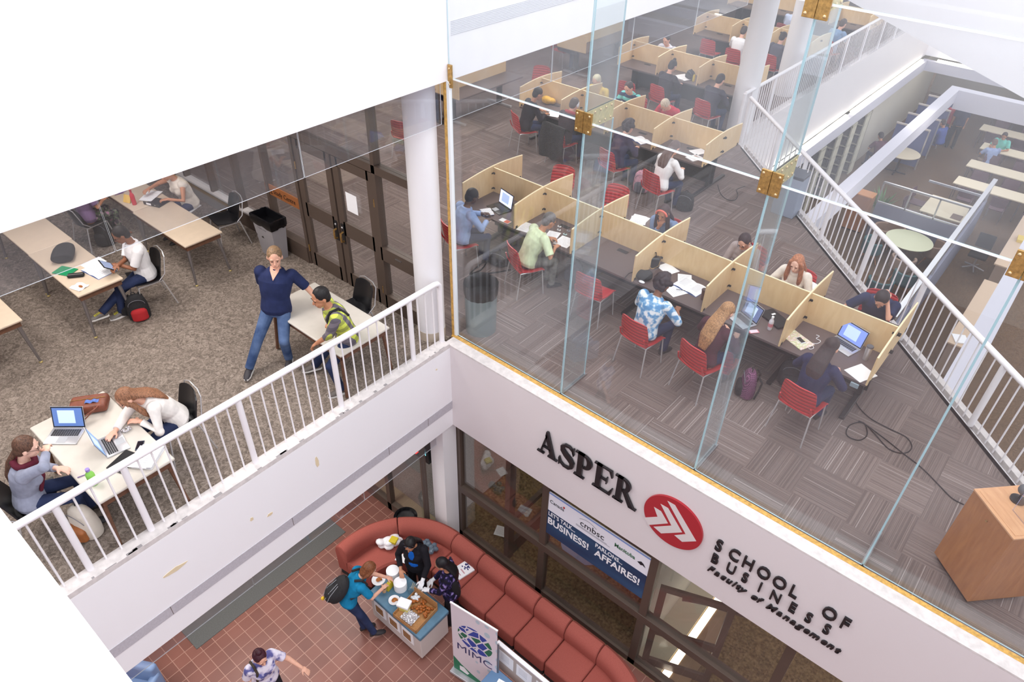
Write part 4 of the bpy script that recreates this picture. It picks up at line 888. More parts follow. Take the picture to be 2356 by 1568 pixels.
b = B(); b.tube([J['nk'] + J['B3'] @ Vector((.1 * cos(a), .09 * sin(a), .012 + .012 * sin(3 * a))) for a in [2 * pi * i / 20 for i in range(20)]], .034, 10, closed=True); b.cap([J['nk'] + J['B3'] @ Vector(p) for p in ((.03, .1, 0), (.06, .15, -.15), (.07, .15, -.34))], [.03, .035, .02]); remesh(b, 'scarf', cloth('maroon', (96, 36, 52)), J['t'], .009)
J = person('woman in a pale tank top reaching across the rear beige table', 'sit', cloth('cream_tank', (222, 212, 200)), jeand, (120, 84, 60), 'tan', at=(-5.58, -.72), yaw=rad(185), s=.97, female=True, lean=.35, sleeve=0, hR=(.34, .46, .86), hL=(-.1, .42, .79), hairstyle='bun', vox=.009)
t = chair_b(-4.75, -.55, rad(170), 'black shell chair pushed back beyond the rear beige table')
J = person('person in floral trousers seated behind the tables, upper body under the fascia', 'sit', cloth('violet_top', (120, 96, 130)), skirtfl, (60, 44, 40), 'tan', at=(-6.35, -2.15), yaw=rad(8), s=.98, female=True, lean=.15, hL=(-.1, .3, .74), hR=(.1, .3, .74), shoe_col=(150, 96, 70), vox=.01); seat_under(J, 'b', 'black shell chair under the person in floral trousers')
# --- front carrel, near side
NS = dict(yaw=0, lean=.35, hp=.5, vox=.009)
def near(label, head, clabel, **kw):
    a = dict(NS); a.update(kw); J = person(label, 'sit', a.pop('top'), a.pop('pants', jeand), a.pop('hair'), a.pop('sk', 'fair'), head=head, **a)
    if clabel: seat_under(J, 'r', clabel, dy=-.03)
    return J
near('man with shaved dark hair in a light blue shirt typing on a black laptop', (1087, 452), 'red chair under the man in the light blue shirt', top=cloth('light_blue', (150, 172, 216)), hair=(26, 22, 22), sk='dark', sleeve=.95, yaw=-.35, lean=.25, hR=(.12, .42, .79), hL=(-.12, .46, .79))
near('grey-haired man in a pale green T-shirt writing on papers', (1264, 508), 'red chair under the man in the pale green shirt', top=cloth('pale_green', (212, 224, 186)), hair=(96, 90, 88), sk='tan', yaw=-.45, lean=.5, hp=.6, sleeve=.44, pants=cloth('camouflage', (104, 102, 98), .3), hR=(.2, .38, .79), hL=(-.1, .42, .79))
near('person with dark curly hair in a blue and white floral shirt writing', (1527, 652), 'red chair under the person in the floral shirt', top=floral, hair=(52, 38, 44), sk='brown', hairstyle='curly', lean=.36, sleeve=.7, yaw=-.12, hR=(.2, .42, .79))
near('woman with long straight blonde-brown hair in a dark maroon top at an open laptop', (1673, 716), 'red chair under the long-haired woman in maroon', top=cloth('maroon_dark', (78, 40, 52)), hair=(168, 124, 84), hairstyle='blonde', female=True, s=.97, lean=.36, sleeve=.9, yaw=-.25)
near('woman with dark wavy hair in a navy sweater at the blue-screened laptop', (1912, 798), 'red chair under the woman in the navy sweater', top=cloth('navy_knit', (44, 46, 78)), hair=(58, 44, 46), hairstyle='long', female=True, s=.97, lean=.36, sleeve=.95, yaw=-.12)
# far side of the front carrel
def far(label, head, clabel, **kw):
    a = dict(yaw=pi, lean=.36, hp=.4, vox=.0095); a.update(kw); J = person(label, 'sit', a.pop('top'), a.pop('pants', jeand), a.pop('hair'), a.pop('sk', 'fair'), head=head, **a)
    if clabel: seat_under(J, 'r', clabel)
    return J
J = far('person with coral headband and denim shirt resting chin on hand', (1526, 490), 'red chair behind the person with the coral headband', top=cloth('denim_shirt', (122, 142, 178)), hair=(62, 42, 44), sk='tan', female=True, hairstyle='longfront', sleeve=.9, hR=(.02, .3, .98), yaw=pi + .1)
b = B(); b.tube([J['hc'] + J['HD'] @ Vector((.088 * cos(a), .06 + .0 - .0, .02 + .095 * sin(a))) for a in [pi * i / 14 for i in range(15)]], .016, 8); b.obj('headband', cloth('coral', (232, 120, 104)), J['t'], True)
J = far('woman with glasses, dark ponytail and a taupe top looking at her hands', (1712, 556), 'red chair under the woman in the taupe top', top=cloth('taupe', (172, 158, 156)), hair=(58, 42, 46), female=True, hairstyle='lowpony', sleeve=.75, s=.97, hp=.6, hR=(.05, .4, .83), hL=(-.08, .4, .83)); specs(J)
far('red-haired woman in a cream cardigan reading an open book', (1833, 606), 'red chair under the red-haired woman', top=cloth('cream', (236, 226, 216)), hair=(172, 112, 82), sk='pale', female=True, hairstyle='longfront', sleeve=.95, s=.97, lean=.3)
J = far('man in a navy T-shirt hunched over with one hand on the back of his head', (2028, 688), 'red chair under the man hunched in navy', top=cloth('navy_tee', (44, 52, 84)), hair=(44, 34, 38), lean=.5, hp=.9, sleeve=.42, hR=(.22, .44, .79), hL=(-.07, .36, 1.12), yaw=pi + .15, elbL=(-.5, .5, -1))
chair_r(-1.2, 4.1, pi + .3, 'empty red chair behind the first bay of the front carrel'); chair_r(-.05, 4.12, pi + .15, 'empty red chair behind the second bay of the front carrel')
# second bank
near('man with messy black hair in a black jacket, yellow bag before him, second bank', (1238, 216), 'red chair under the man in the black jacket', top=cloth('black_jacket', (48, 46, 54)), hair=(36, 30, 32), sk='tan', yaw=-.5, sleeve=.95, vox=.011)
J = near('person with red scarf and white headphones, black jacket on the chair', (1322, 240), None, top=cloth('maroon_hood', (70, 60, 66)), hair=(90, 78, 72), yaw=-.1, sleeve=.95, vox=.011)
b = B(); b.tube([J['hc'] + J['HD'] @ Vector((.1 * cos(a), 0, .1 * sin(a))) for a in [pi * i / 14 for i in range(15)]], .014, 8); b.ell(J['hc'] + J['HD'] @ Vector((.09, 0, 0)), (.02, .035, .04)).ell(J['hc'] + J['HD'] @ Vector((-.09, 0, 0)), (.02, .035, .04)); b.obj('headphones', M('headphone_white', (226, 226, 234), .4), J['t'], True)
b = B(); b.tube([J['nk'] + J['B3'] @ Vector((.1 * cos(a), .09 * sin(a), .02)) for a in [2 * pi * i / 16 for i in range(16)]], .035, 8, closed=True); b.obj('scarf', cloth('red_scarf', (176, 52, 58)), J['t'], True)
cj = seat_under(J, 'r', 'red chair draped with a black jacket in the second bank')
b = B(); b.grid(lambda u, v: ((u - .5) * (.62 + .1 * v), -.33 - .05 * sin(v * 3) - .03 * sin(u * 14) * v, .9 - .72 * v), 16, 16, .02); b.grid(lambda u, v: ((u - .5) * .55, -.32 + .22 * v, .9 + .02 * sin(pi * v) - .12 * v), 12, 6, .02)
jk = b.obj('jacket', blackm, None, True); jk.location = cj.location; jk.rotation_euler = cj.rotation_euler; tag(jk, 'black jacket hanging over a chair back in the second carrel bank', 'jacket')
near('person with curly hair in dark violet reading in the second bank', (1448, 292), 'red chair with slats under the person with tied curly hair', top=cloth('dark_violet', (66, 58, 80)), hair=(50, 38, 42), hairstyle='curly', yaw=-.25, sleeve=.95, vox=.011, female=True)
near('woman with brown hair in a white sweater, second bank near the railing', (1553, 340), 'red chair under the woman in the white sweater, second bank', top=cloth('white_knit2', (236, 232, 232), .04), hair=(96, 72, 66), hairstyle='long', yaw=-.25, sleeve=.95, vox=.011, female=True)
far('person with pale hair and a yellow jacket behind the first fin', (1372, 186), None, top=cloth('yellow', (226, 190, 84)), hair=(214, 200, 170), vox=.012, sleeve=.95)
far('young man in a teal and navy striped shirt holding a paper', (1446, 202), 'red chair behind the young man in the striped shirt', top=stripe, hair=(58, 44, 46), vox=.011, hp=.5)
far('person in a red shirt with cropped silver hair bent low', (1530, 242), None, top=cloth('red_shirt', (198, 50, 74)), hair=(200, 184, 164), lean=.6, hp=.9, vox=.011)
# third bank and beyond
near('person with hair in a topknot and black top, third bank', (1548, 152), 'red chair under the person in black, third bank', top=cloth('black_top', (50, 46, 56)), hair=(34, 28, 32), hairstyle='bun', yaw=-.2, sleeve=.95, vox=.013, lean=.2)
near('man in a dark hooded jacket beside the tall column, third bank', (1658, 184), 'red chair under the man in the hooded jacket', top=cloth('charcoal', (62, 60, 74)), hair=(40, 32, 36), yaw=-.2, sleeve=.95, vox=.013, lean=.3)
far('young man in a pale grey shirt behind the third bank', (1533, 92), None, top=cloth('pale_grey', (196, 196, 208)), hair=(44, 36, 40), vox=.013)
near('person in a white T-shirt partly behind the tall column', (1712, 72), 'red chair beside the tall column', top=cloth('white_tee2', (236, 236, 240), .02), hair=(60, 48, 46), vox=.013, lean=.2)
near('man in a grey-blue T-shirt between the two columns', (1802, 86), 'red chair under the man between the two columns', top=cloth('slate', (88, 88, 104)), hair=(40, 32, 34), vox=.013, lean=.15, yaw=-.2)
near('person in a pale blue shirt in the rear bank, between the columns', (1835, 22), 'red chair under the person in pale blue, rear bank', top=cloth('pale_blue', (176, 188, 214)), hair=(90, 70, 60), vox=.014, yaw=-.3)
near('person in a blue shirt in the rear bank to the right of the tall fin', (1940, 55), 'red chair in the rear bank by the far railing', top=cloth('sky_blue2', (134, 164, 200)), hair=(70, 54, 50), vox=.014, yaw=-.3)
person('person in a light blue shirt seated at the near side carrel', 'sit', cloth('light_blue2', (172, 186, 222)), jeand, (60, 48, 44), 'tan', at=(-6.45, 5.9), yaw=-pi / 2, lean=.3, vox=.013, sleeve=.9)
chair_r(-6.45, 5.9, -pi / 2, 'red chair at the near end of the side carrel under the fascia'); chair_r(-5.1, 8.35, rad(200), 'empty red chair turned side-on by the side carrel')
chair_r(-5.15, 4.0, rad(15), 'empty red chair seen through the screen glass beside the corner column')
person('person in dark clothes with loose papers at the farther side carrel', 'sit', cloth('dark_grey', (66, 64, 70)), jeand, (50, 42, 40), 'tan', at=(-6.5, 11.2), yaw=-pi / 2, lean=.45, vox=.014, sleeve=.9)
chair_r(-6.5, 11.2, -pi / 2, 'red chair at the farther side carrel under the fascia')
def emptyc(px, py, lab, rz=0): q = G(px, py, .85); chair_r(q.x, q.y + .27, rz, lab)
emptyc(1630, 92, 'empty red chair at the fourth bank left of the tall column'); emptyc(1440, 188, 'red chair at the left bay of the third bank, behind the striped shirt', .1)
# --- ground level people
J = person('woman with auburn hair in a teal T-shirt and jeans reaching to the cart', 'stand', cloth('teal', (24, 124, 168)), jeand, (122, 72, 44), 'fair', head=(850, 1308), yaw=rad(-28), s=.97, female=True, lean=.6, hp=.7, hipz=.9, zf=ZL, hairstyle='bob', sleeve=.4,
           hR=('w', *G(880, 1353, ZL + 1.0)), hL=('w', *G(900, 1330, ZL + .95)), shoe_col=(40, 36, 40), vox=.0085, fL=('w', *G(838, 1442, ZL + .08)), fR=('w', *G(864, 1458, ZL + .08))); TEAL = J
b = B(); B3 = J['B3']; B3_ = B3; B3 = J['B2']; c0 = J['wst'].lerp(J['chs'], .55) + B3 @ Vector((0, -.21, -.06)); 
b.ell(c0, (.175, .12, .27), B3 @ RX(0)); b.ell(c0 + B3 @ Vector((0, -.07, -.08)), (.14, .1, .17), B3); bp = None
t = thing('backpack', 'big black backpack with grey piping worn by the woman in teal', 'backpack', J['loc'], J['yaw']); remesh(b, 'bag', blackm, t, .012)
for s_ in (-1, 1):
    B().tube([J['nk'] + B3 @ Vector(p) for p in ((s_ * .09, -.14, -.0), (s_ * .11, -.03, .045), (s_ * .115, .09, -.03), (s_ * .13, .1, -.2), (s_ * .16, -.05, -.33))], .02, 8).obj('strap', blackm, t, True)
    for q_ in (.05, .1): B().tube([c0 + B3 @ Vector((s_ * q_, -.115 - .03 * (q_ < .1), -.2)), c0 + B3 @ Vector((s_ * q_ * 1.1, -.165 + q_ * .2, -.05)), c0 + B3 @ Vector((s_ * q_ * .8, -.11, .16))], .004, 6).obj('piping', M('piping_grey', (170, 172, 180), .4), t)
B().tube([c0 + B3 @ Vector((-.04, .0, .26)), c0 + B3 @ Vector((0, -.02, .31)), c0 + B3 @ Vector((.04, 0, .26))], .01, 6).obj('grab_handle', blackm, t)
B().ell(c0 + B3 @ Vector((-.06, -.1, -.3)), (.03,) * 3).obj('charm', M('charm_yellow', (232, 190, 40), .5), t, True)
J = person('woman with sunglasses on her black hair, black cardigan over bright blue top', 'stand', cloth('black_cardigan', (30, 28, 34)), legs_black, (24, 20, 22), 'tan', head=(944, 1252), yaw=rad(205), s=.98, female=True, lean=.12, hp=.55, zf=ZL, hairstyle='long', sleeve=.9, jacket=True,
           hR=(.16, .26, 1.0), hL=(-.24, .34, .98), vox=.0085)
b = B(); b.ell(J['chs'] + J['B3'] @ Vector((0, .082, .03)), (.07, .075, .13), J['B3']); b.ell(J['wst'] + J['B2'] @ Vector((0, .06, -.06)), (.12, .085, .12), J['B2']); remesh(b, 'blue_top', cloth('bright_blue', (20, 96, 190)), J['t'], .011)
b = B()
for s_ in (-1, 1): b.ell(J['hc'] + J['HD'] @ Vector((s_ * .035, .055, .105)), (.028, .01, .02), J['HD'])
b.tube([J['hc'] + J['HD'] @ Vector((x_ * .085, .02, .09)) for x_ in (-1, 1)], .004).obj('sunglasses', M('sunglass_lens', (70, 66, 74), .1), J['t'], True)
gl_ = M('white_glove', (236, 236, 240), .6)
def glove(J, sd, up=(0, 0, 1)):
    b = B(); d = (J['W'][sd] - J['E'][sd]).normalized(); hand(b, J['W'][sd], d, Vector(up), 1.0, -sd, .5, 1.12); b.cap([J['W'][sd] - d * .03, J['W'][sd] + d * .03], [.034, .032]); remesh(b, 'glove', gl_, J['t'], .007)
glove(J, -1)
J = person('woman with long straight black hair, white gloves and a dark floral tunic at the cart', 'stand', darkfloral, legs_black, (22, 18, 22), 'tan', head=(1016, 1297), yaw=rad(128), s=.95, female=True, lean=.1, hp=.45, zf=ZL, hairstyle='long', sleeve=.9, jacket=True,
           hL=(-.1, .34, .98), hR=(.12, .3, .93), vox=.0085); glove(J, -1); glove(J, 1)
B().cap([J['chs'] + J['B3'] @ Vector((-.1, -.07, 0)), J['wst'] + Vector((-.06, -.1, -.1)), J['H'] + Vector((-.03, -.1, -.1))], [.07, .07, .05]).obj('shawl', M('black_shawl', (22, 20, 26), .9), J['t'], True)
J = person('walking woman with dark red hair in a bun and violet print T-shirt', 'stand', tiedye, legs_black, (62, 26, 38), 'fair', head=(599, 1512), yaw=rad(-95), s=.97, female=True, lean=.1, hp=.35, zf=ZL, hairstyle='bun', sleeve=.36,
           hL=(-.42, .3, 1.0), hR=(.3, -.05, .85), fL=(-.1, .3, .08), fR=(.1, -.25, .09), vox=.0085, curl=.15)
B().tube([J['nk'] + J['B3'] @ Vector(p) for p in ((.1, -.13, -.2), (.11, -.06, .0), (.11, .04, .02), (.11, .11, -.07), (.14, .12, -.25))], .018, 8).obj('bag_strap', M('olive_strap', (64, 54, 44), .8), J['t'], True)
# ---------------------------------------------------------------- small things
def LV(px, py, z): return G(px, py, z)
keys = M('key_black', (40, 40, 44), .4)
def laptop(label, p, yaw, body=silver, scr=(110, 140, 190), tilt=105, w=.33, d=.23, e=1.0, mark=True):
    t = thing('laptop', label, 'laptop', p, yaw)     # user sits towards local -y
    bs = B().box(-w / 2, -d / 2, 0, w / 2, d / 2, .014, .004).obj('base', body, t, True)
    b = B()
    for r_ in range(5):
        for c_ in range(12): b.box(-w * .42 + c_ * w * .07, d * .05 + r_ * .02 - .02, .014, -w * .42 + c_ * w * .07 + w * .058, d * .05 + r_ * .02 - .004, .0165)
    b.obj('keyboard', keys, t); B().box(-.05, -d / 2 + .012, .014, .05, -d * .1, .015).obj('trackpad', M('pad_grey', (180, 182, 186), .4), t)
    mm_ = Matrix.Translation((0, d / 2 - .004, .014)) @ Matrix.Rotation(rad(tilt - 90), 4, 'X') @ Matrix.Rotation(0, 4, 'Z')
    lid = B().box(-w / 2, -.004, 0, w / 2, .004, d, .003, M=Matrix.Translation((0, d / 2 - .004, .012)) @ Matrix.Rotation(-rad(tilt - 90), 4, 'X')).obj('lid', body, t)
    T_ = Matrix.Translation((0, d / 2 - .004, .012)) @ Matrix.Rotation(-rad(tilt - 90), 4, 'X')
    B().box(-w / 2 + .004, -.0055, .006, w / 2 - .004, -.004, d - .005, M=T_).obj('bezel', black, t)
    B().box(-w / 2 + .016, -.007, .02, w / 2 - .016, -.0055, d - .018, M=T_).obj('screen', emit('screen_%d_%d_%d' % scr, scr, e) if 'screen_%d_%d_%d' % scr not in MATS else MATS['screen_%d_%d_%d' % scr], t)
    B().box(-w * .3, -.0078, d * .22, w * .22, -.007, d * .82, M=T_).obj('window_on_screen', emit('screen_page', (176, 196, 236), .55) if 'screen_page' not in MATS else MATS['screen_page'], t)
    if mark: B().ell((0, .005, d * .55), (.016, .002, .018), u=10, v=6).obj('lid_mark', M('mark_white', (240, 240, 244), .3), t).matrix_local = T_
    return t
def sheets(name, label, cat, p, yaw, w=.21, d=.29, n=1, col=paper, h=.002, lines=True, spread=.0):
    t = thing(name, label, cat, p, yaw); rr = random.Random(int(p.x * 977 + p.y * 131))
    for i in range(n):
        o = B().box(-w / 2, -d / 2, 0, w / 2, d / 2, h).obj('sheet', col, t); o.location = (rr.uniform(-1, 1) * spread, rr.uniform(-1, 1) * spread, i * h * 1.05); o.rotation_euler = (0, 0, rr.uniform(-1, 1) * spread * 4)
    if lines:
        b = B()
        for k in range(8): b.box(-w * .38, d * .38 - k * d * .1, 0, w * (.38 - .15 * (k % 3 == 2)), d * .38 - k * d * .1 + .003, .0006)
        o = b.obj('printed_lines', M('print_faint', (150, 150, 165), .7), t); o.location = (0, 0, n * h * 1.05)
    return t
def openbook(label, p, yaw, w=.4, d=.27, col=paper, name='open_book', cat='book'):
    t = thing(name, label, cat, p, yaw)
    B().grid(lambda u, v: ((u - .5) * w, (v - .5) * d, .006 + .018 * abs(sin(pi * u * 2)) * (1 - .3 * abs(u - .5))), 16, 4, .004).obj('pages', col, t, True); B().box(-w / 2 - .004, -d / 2 - .004, 0, w / 2 + .004, d / 2 + .004, .003).obj('cover', M('cover_blue', (96, 124, 190), .5), t)
    b = B()
    for s in (-1, 1):
        for k in range(7): b.box(s * w * .25 - .06, d * .34 - k * .028, .026, s * w * .25 + .06, d * .34 - k * .028 + .003, .0265)
    b.obj('printed_lines', MATS['print_faint'] if 'print_faint' in MATS else M('print_faint', (150, 150, 165), .7), t); return t
def bottle(label, p, col, capc, h=.2, r=.034, name='bottle', clear=False):
    t = thing(name, label, 'bottle', p)
    m = M('bottle_%d_%d_%d' % col, col, .15)
    B().lathe([(r * .9, 0), (r, .01), (r, h * .62), (r * .85, h * .72), (r * .45, h * .82), (r * .42, h * .88)], seg=20).obj('body', m, t, True); B().lathe([(r * .5, h * .87), (r * .5, h)], seg=16).obj('cap', M('cap_%d_%d_%d' % capc, capc, .4), t, True)
    if clear: B().lathe([(r * 1.01, h * .25), (r * 1.01, h * .5)], seg=20, caps=False).obj('wrapper', M('wrap_pink', (206, 130, 140), .5), t)
    return t
def cup(label, p, h=.14, r=.04, body=(214, 180, 140), lid=(60, 50, 48), name='cup', cat='cup', z1=1.0):
    t = thing(name, label, cat, p); B().lathe([(r * .75, 0), (r, h)], seg=20).obj('body', M('cup_%d_%d_%d' % body, body, .4, .6 if name == 'tumbler' else 0), t, True)
    B().lathe([(r * 1.06, h), (r * 1.06, h + .012), (r * .9, h + .02)], seg=20).obj('lid', M('lid_%d_%d_%d' % lid, lid, .4), t, True); return t
def phone(label, p, yaw, col=(235, 235, 240), scr=(60, 60, 70)):
    t = thing('phone', label, 'phone', p, yaw); B().box(-.036, -.07, 0, .036, .07, .01, .006, seg=3).obj('case', M('phone_%d_%d_%d' % col, col, .3), t, True); B().box(-.031, -.055, .0101, .031, .055, .011).obj('screen', M('phscr_%d_%d_%d' % scr, scr, .15), t); return t
def backpack(label, p, yaw, m, m2=None, w=.3, d=.2, h=.44, lean=0, lie=False, cat='backpack', straps=True, vox=.012):
    t = thing('backpack', label, cat, p, yaw); m2 = m2 or m
    b = B(); n = 16
    prof = [(0, .8, .8), (.04, 1, 1), (.3, 1.04, 1.06), (.6, 1.0, .95), (.82, .84, .78), (.95, .5, .5), (1, .15, .15)]
    b.loft([[(cos(2 * pi * k / n) * w / 2 * a * (abs(cos(2 * pi * k / n)) ** -.25 if abs(cos(2 * pi * k / n)) > .3 else 1.2), sin(2 * pi * k / n) * d / 2 * c, z * h) for k in range(n)] for z, a, c in prof])
    o = remesh(b, 'bag', m, t, vox, 2)
    b = B(); b.loft([[(cos(2 * pi * k / n) * w * .38 * a, -d * .5 + sin(2 * pi * k / n) * d * .28 * a, z * h) for k in range(n)] for z, a in ((.06, .8), (.1, 1), (.42, 1), (.5, .75), (.53, .3))]); parts = [o, remesh(b, 'front_pocket', m2, t, vox, 2)]
    parts.append(B().tube([(w * .38 * cos(a), -d * .36 - .02 * sin(a), h * (.64 + .22 * sin(a))) for a in [pi * k / 10 for k in range(11)]], .004, 6).obj('zip', M('zip_grey', (120, 118, 126), .4), t, True))
    parts.append(B().tube([(-.03, 0, h * .97), (-.02, 0, h * 1.07), (.02, 0, h * 1.07), (.03, 0, h * .97)], .008, 6).obj('grab_handle', blackm, t, True))
    if straps:
        for s in (-1, 1): parts.append(B().tube([(s * .07, d * .42, h * .9), (s * .1, d * .72, h * .7), (s * .11, d * .62, h * .35), (s * .13, d * .46, h * .08)], .014, 6).obj('strap', blackm, t, True))
    if lie: 
        for o in parts: o.matrix_local = Matrix.Translation((0, -h * .4, d * .52)) @ Matrix.Rotation(-pi / 2, 4, 'X') @ o.matrix_local
    elif lean: t.rotation_euler = (lean, 0, yaw)
    return t
TZ = .742
tan = M('tan_leather', (160, 96, 52), .5, noise=.1, nscale=12); brownl = M('brown_leather', (122, 66, 48), .45, noise=.12, nscale=14)
# table A
backpack('black sports backpack lying on the beige table beside the green folder', LV(150, 592, TZ), rad(60), blackm, lie=True, w=.3, d=.15, h=.46)
t = thing('folder', 'green plastic folder on the beige table', 'folder', LV(150, 624, TZ), rad(25)); B().box(-.14, -.1, 0, .14, .1, .012, .003).obj('cover', M('green_plastic', (30, 140, 92), .35), t)
t = thing('pencil_case', 'black pencil case with pale stitching on the beige table', 'pencil case', LV(176, 636, TZ), rad(55)); B().box(-.11, -.04, 0, .11, .04, .05, .02, seg=3).obj('pouch', blackm, t, True); B().tube([(-.1, -.02, .052), (.1, -.02, .052)], .0025, 5).obj('stitching', M('stitch', (180, 170, 160)), t)
openbook('open white notebook with a blue cover on the beige table', LV(228, 622, TZ), rad(8), .42, .29, name='notebook', cat='notebook')
t = thing('napkin', 'white napkin with a bitten snack on the beige table', 'napkin', LV(183, 660, TZ), .3); B().grid(lambda u, v: ((u - .5) * .19, (v - .5) * .17, .008 + .012 * sin(u * 9 + v * 5) * sin(v * 7)), 10, 10, .002).obj('tissue', paper, t, True); B().ell((.03, .0, .022), (.035, .02, .014)).obj('snack', M('pastry', (158, 96, 44), .7, noise=.2), t, True)
sheets('loose_paper', 'white sheet half under the notebook by the tablet', 'paper', LV(215, 605, TZ), .1)
# table B
bottle('red drink bottle on the rear beige table', LV(310, 470, TZ), (200, 44, 60), (180, 40, 56), .26, .036)
t = thing('notepad', 'yellow notepad standing tilted by the red bottle', 'notepad', LV(292, 466, TZ), rad(20)); B().box(-.07, -.01, 0, .07, .005, .13, M=Matrix.Rotation(-.5, 4, 'X')).obj('pages', M('yellow_pad', (232, 190, 100), .6), t)
t = thing('ring_binder', 'black ring binder with a white spine slip on the rear beige table', 'binder', LV(362, 466, TZ), rad(20)); B().box(-.16, -.13, 0, .16, .13, .012, .003).box(-.16, -.135, 0, .16, -.125, .06, .003).obj('cover', black, t); B().box(-.1, -.1355, .012, -.0, -.1352, .048).obj('spine_slip', paper, t); B().ell((.08, -.136, .03), (.012, .002, .012)).obj('finger_ring', chrome, t)
sheets('paper_pile', 'spread of white papers by the ring binder', 'papers', LV(345, 452, TZ), .5, n=5, spread=.04, h=.004)
for k, (x, y) in enumerate(((274, 446), (281, 442))): tag(B().tube([LV(x - 10, y + 3, TZ + .006), LV(x + 10, y - 3, TZ + .006)], .005, 6).obj('pen', M('purple_pen', (120, 90, 150), .4), None, True), 'purple pen near the yellow notepad, ' + ('closer to the railing' if k == 0 else 'closer to the doors'), 'pen')
sheets('loose_paper', 'white paper on the chair seat beyond the rear table', 'paper', LV(440, 478, .47), .4, lines=False)
backpack('black backpack hanging low behind the person in floral trousers', LV(247, 560, 0), rad(30), blackm, h=.48)
backpack('black and red backpack with white stripes on the carpet beside the chair', LV(325, 730, 0), rad(70), blackm, M('red_fabric', (176, 34, 40), .8), h=.42)
backpack('small black bag on the carpet behind the striped red backpack', LV(293, 720, 0), rad(40), blackm, h=.32, w=.22, d=.14, straps=False)
# table E
laptop('silver laptop with a blue page on screen, on the white table by the railing', LV(150, 1003, TZ), rad(42), scr=(84, 112, 170), tilt=112, w=.35, d=.25, e=.5)
laptop('silver laptop seen from behind its lid, on the white table by the railing', LV(262, 1022, TZ), rad(183 - 12), scr=(120, 150, 200), tilt=105, w=.34, d=.24, e=.6)
p = LV(210, 938, TZ); t = thing('handbag', 'brown leather handbag lying on the white table', 'handbag', p, rad(55))
b = B(); b.box(-.2, -.12, 0, .2, .12, .12, .045, seg=3); remesh(b, 'body', brownl, t, .011, 2)
for s in (-1, 1): B().tube([(-.1 + .02 * s, -.1, .1), (-.1, -.18 - .02 * s, .13), (.0, -.25, .08 + .02 * s), (.1, -.18, .12), (.1 + .02 * s, -.1, .1)], .008, 8).obj('handle', brownl, t, True)
B().tube([(-.18, .02, .123), (.18, .02, .123)], .004, 6).obj('zip', brass, t); B().grid(lambda u, v: (-.02 + u * .14, -.06 + .05 * v, .128 + .01 * sin(u * 12)), 8, 4, .004).obj('blue_scarf', M('scarf_blue', (90, 120, 190), .7), t)
bottle('green water bottle with a violet cap on the white table', LV(217, 1112, TZ), (140, 206, 92), (150, 130, 200), .22, .042)
tag(B().tube([LV(178, 1098, TZ + .006), LV(200, 1090, TZ + .006)], .005, 6).obj('pen', M('purple_pen', (120, 90, 150)), None, True), 'dark pen beside the green bottle', 'pen')
sheets('paper_pile', 'stack of white sheets hanging off the corner of the white table', 'papers', LV(337, 1053, TZ), rad(35), n=6, spread=.03, h=.006, w=.22, d=.3)
t = thing('folder', 'black padded folder under the paper stack on the white table', 'folder', LV(285, 1062, TZ), rad(20)); B().box(-.1, -.14, 0, .1, .14, .014, .005).obj('cover', black, t)
phone('dark phone between the papers and the folder on the white table', LV(322, 1025, TZ), rad(50), (50, 60, 80), (30, 30, 40))
b = B(); rr = random.Random(5)
for i in range(14): b.ell((rr.uniform(-.03, .03), rr.uniform(-.045, .045), .012 + rr.uniform(0, .012)), (.016, .014, .01), RZ(rr.uniform(0, 3)), 6, 4)
o = b.obj('crumpled_foil', M('foil', (214, 212, 216), .25, .7)); o.location = LV(292, 990, TZ); tag(o, 'crumpled silver foil wrapper on the white table', 'foil')
backpack('white and tan leather-bottomed backpack on the carpet under the white table', LV(208, 1222, 0), rad(15), M('cream_canvas', (222, 212, 200), .8), tan, w=.34, d=.22, h=.42, straps=False)
# carrels, near side
laptop('black laptop with a pale screen in the first bay', LV(1148, 480, TZ - .015), rad(-14), body=black, scr=(196, 206, 248), tilt=100, w=.38, d=.26, e=1.1, mark=False)
openbook('open paperback held near the black laptop', LV(1120, 488, TZ - .0), rad(-30), .24, .18)
t = sheets('leaflet', 'orange and white leaflet at the desk edge of the first bay', 'leaflet', LV(1162, 508, TZ - .015), rad(0), .2, .1, lines=False); B().box(-.0, -.045, .0025, .09, .045, .003).obj('orange_print', M('orange_print', (214, 110, 80), .6), t)
T1 = TZ - .016
sheets('loose_paper', 'white sheet left of the man in pale green', 'paper', LV(1212, 523, T1), .2, .24, .3); sheets('loose_paper', 'white sheet right of the man in pale green', 'paper', LV(1299, 556, T1), .1, .26, .3); sheets('loose_paper', 'white sheet under the hand of the man in pale green', 'paper', LV(1272, 540, T1), .3, .2, .22)
for i, (x, y, c_) in enumerate(((1287, 522, (235, 235, 240)), (1286, 530, (235, 235, 240)), (1308, 532, (150, 150, 158)), (1300, 540, (200, 226, 230)))): 
    t = thing('gadget', ['white plug adapter, farther of the pair', 'white plug adapter, nearer of the pair', 'grey calculator in the second bay', 'pale eraser in the second bay'][i], 'gadget', LV(x, y, T1)); B().box(-.03, -.018, 0, .03, .018, .02, .004).obj('case', M('gad_%d' % c_[0], c_, .4), t); B().box(-.015, -.01, .02, .015, .01, .022).obj('face', blackm, t)
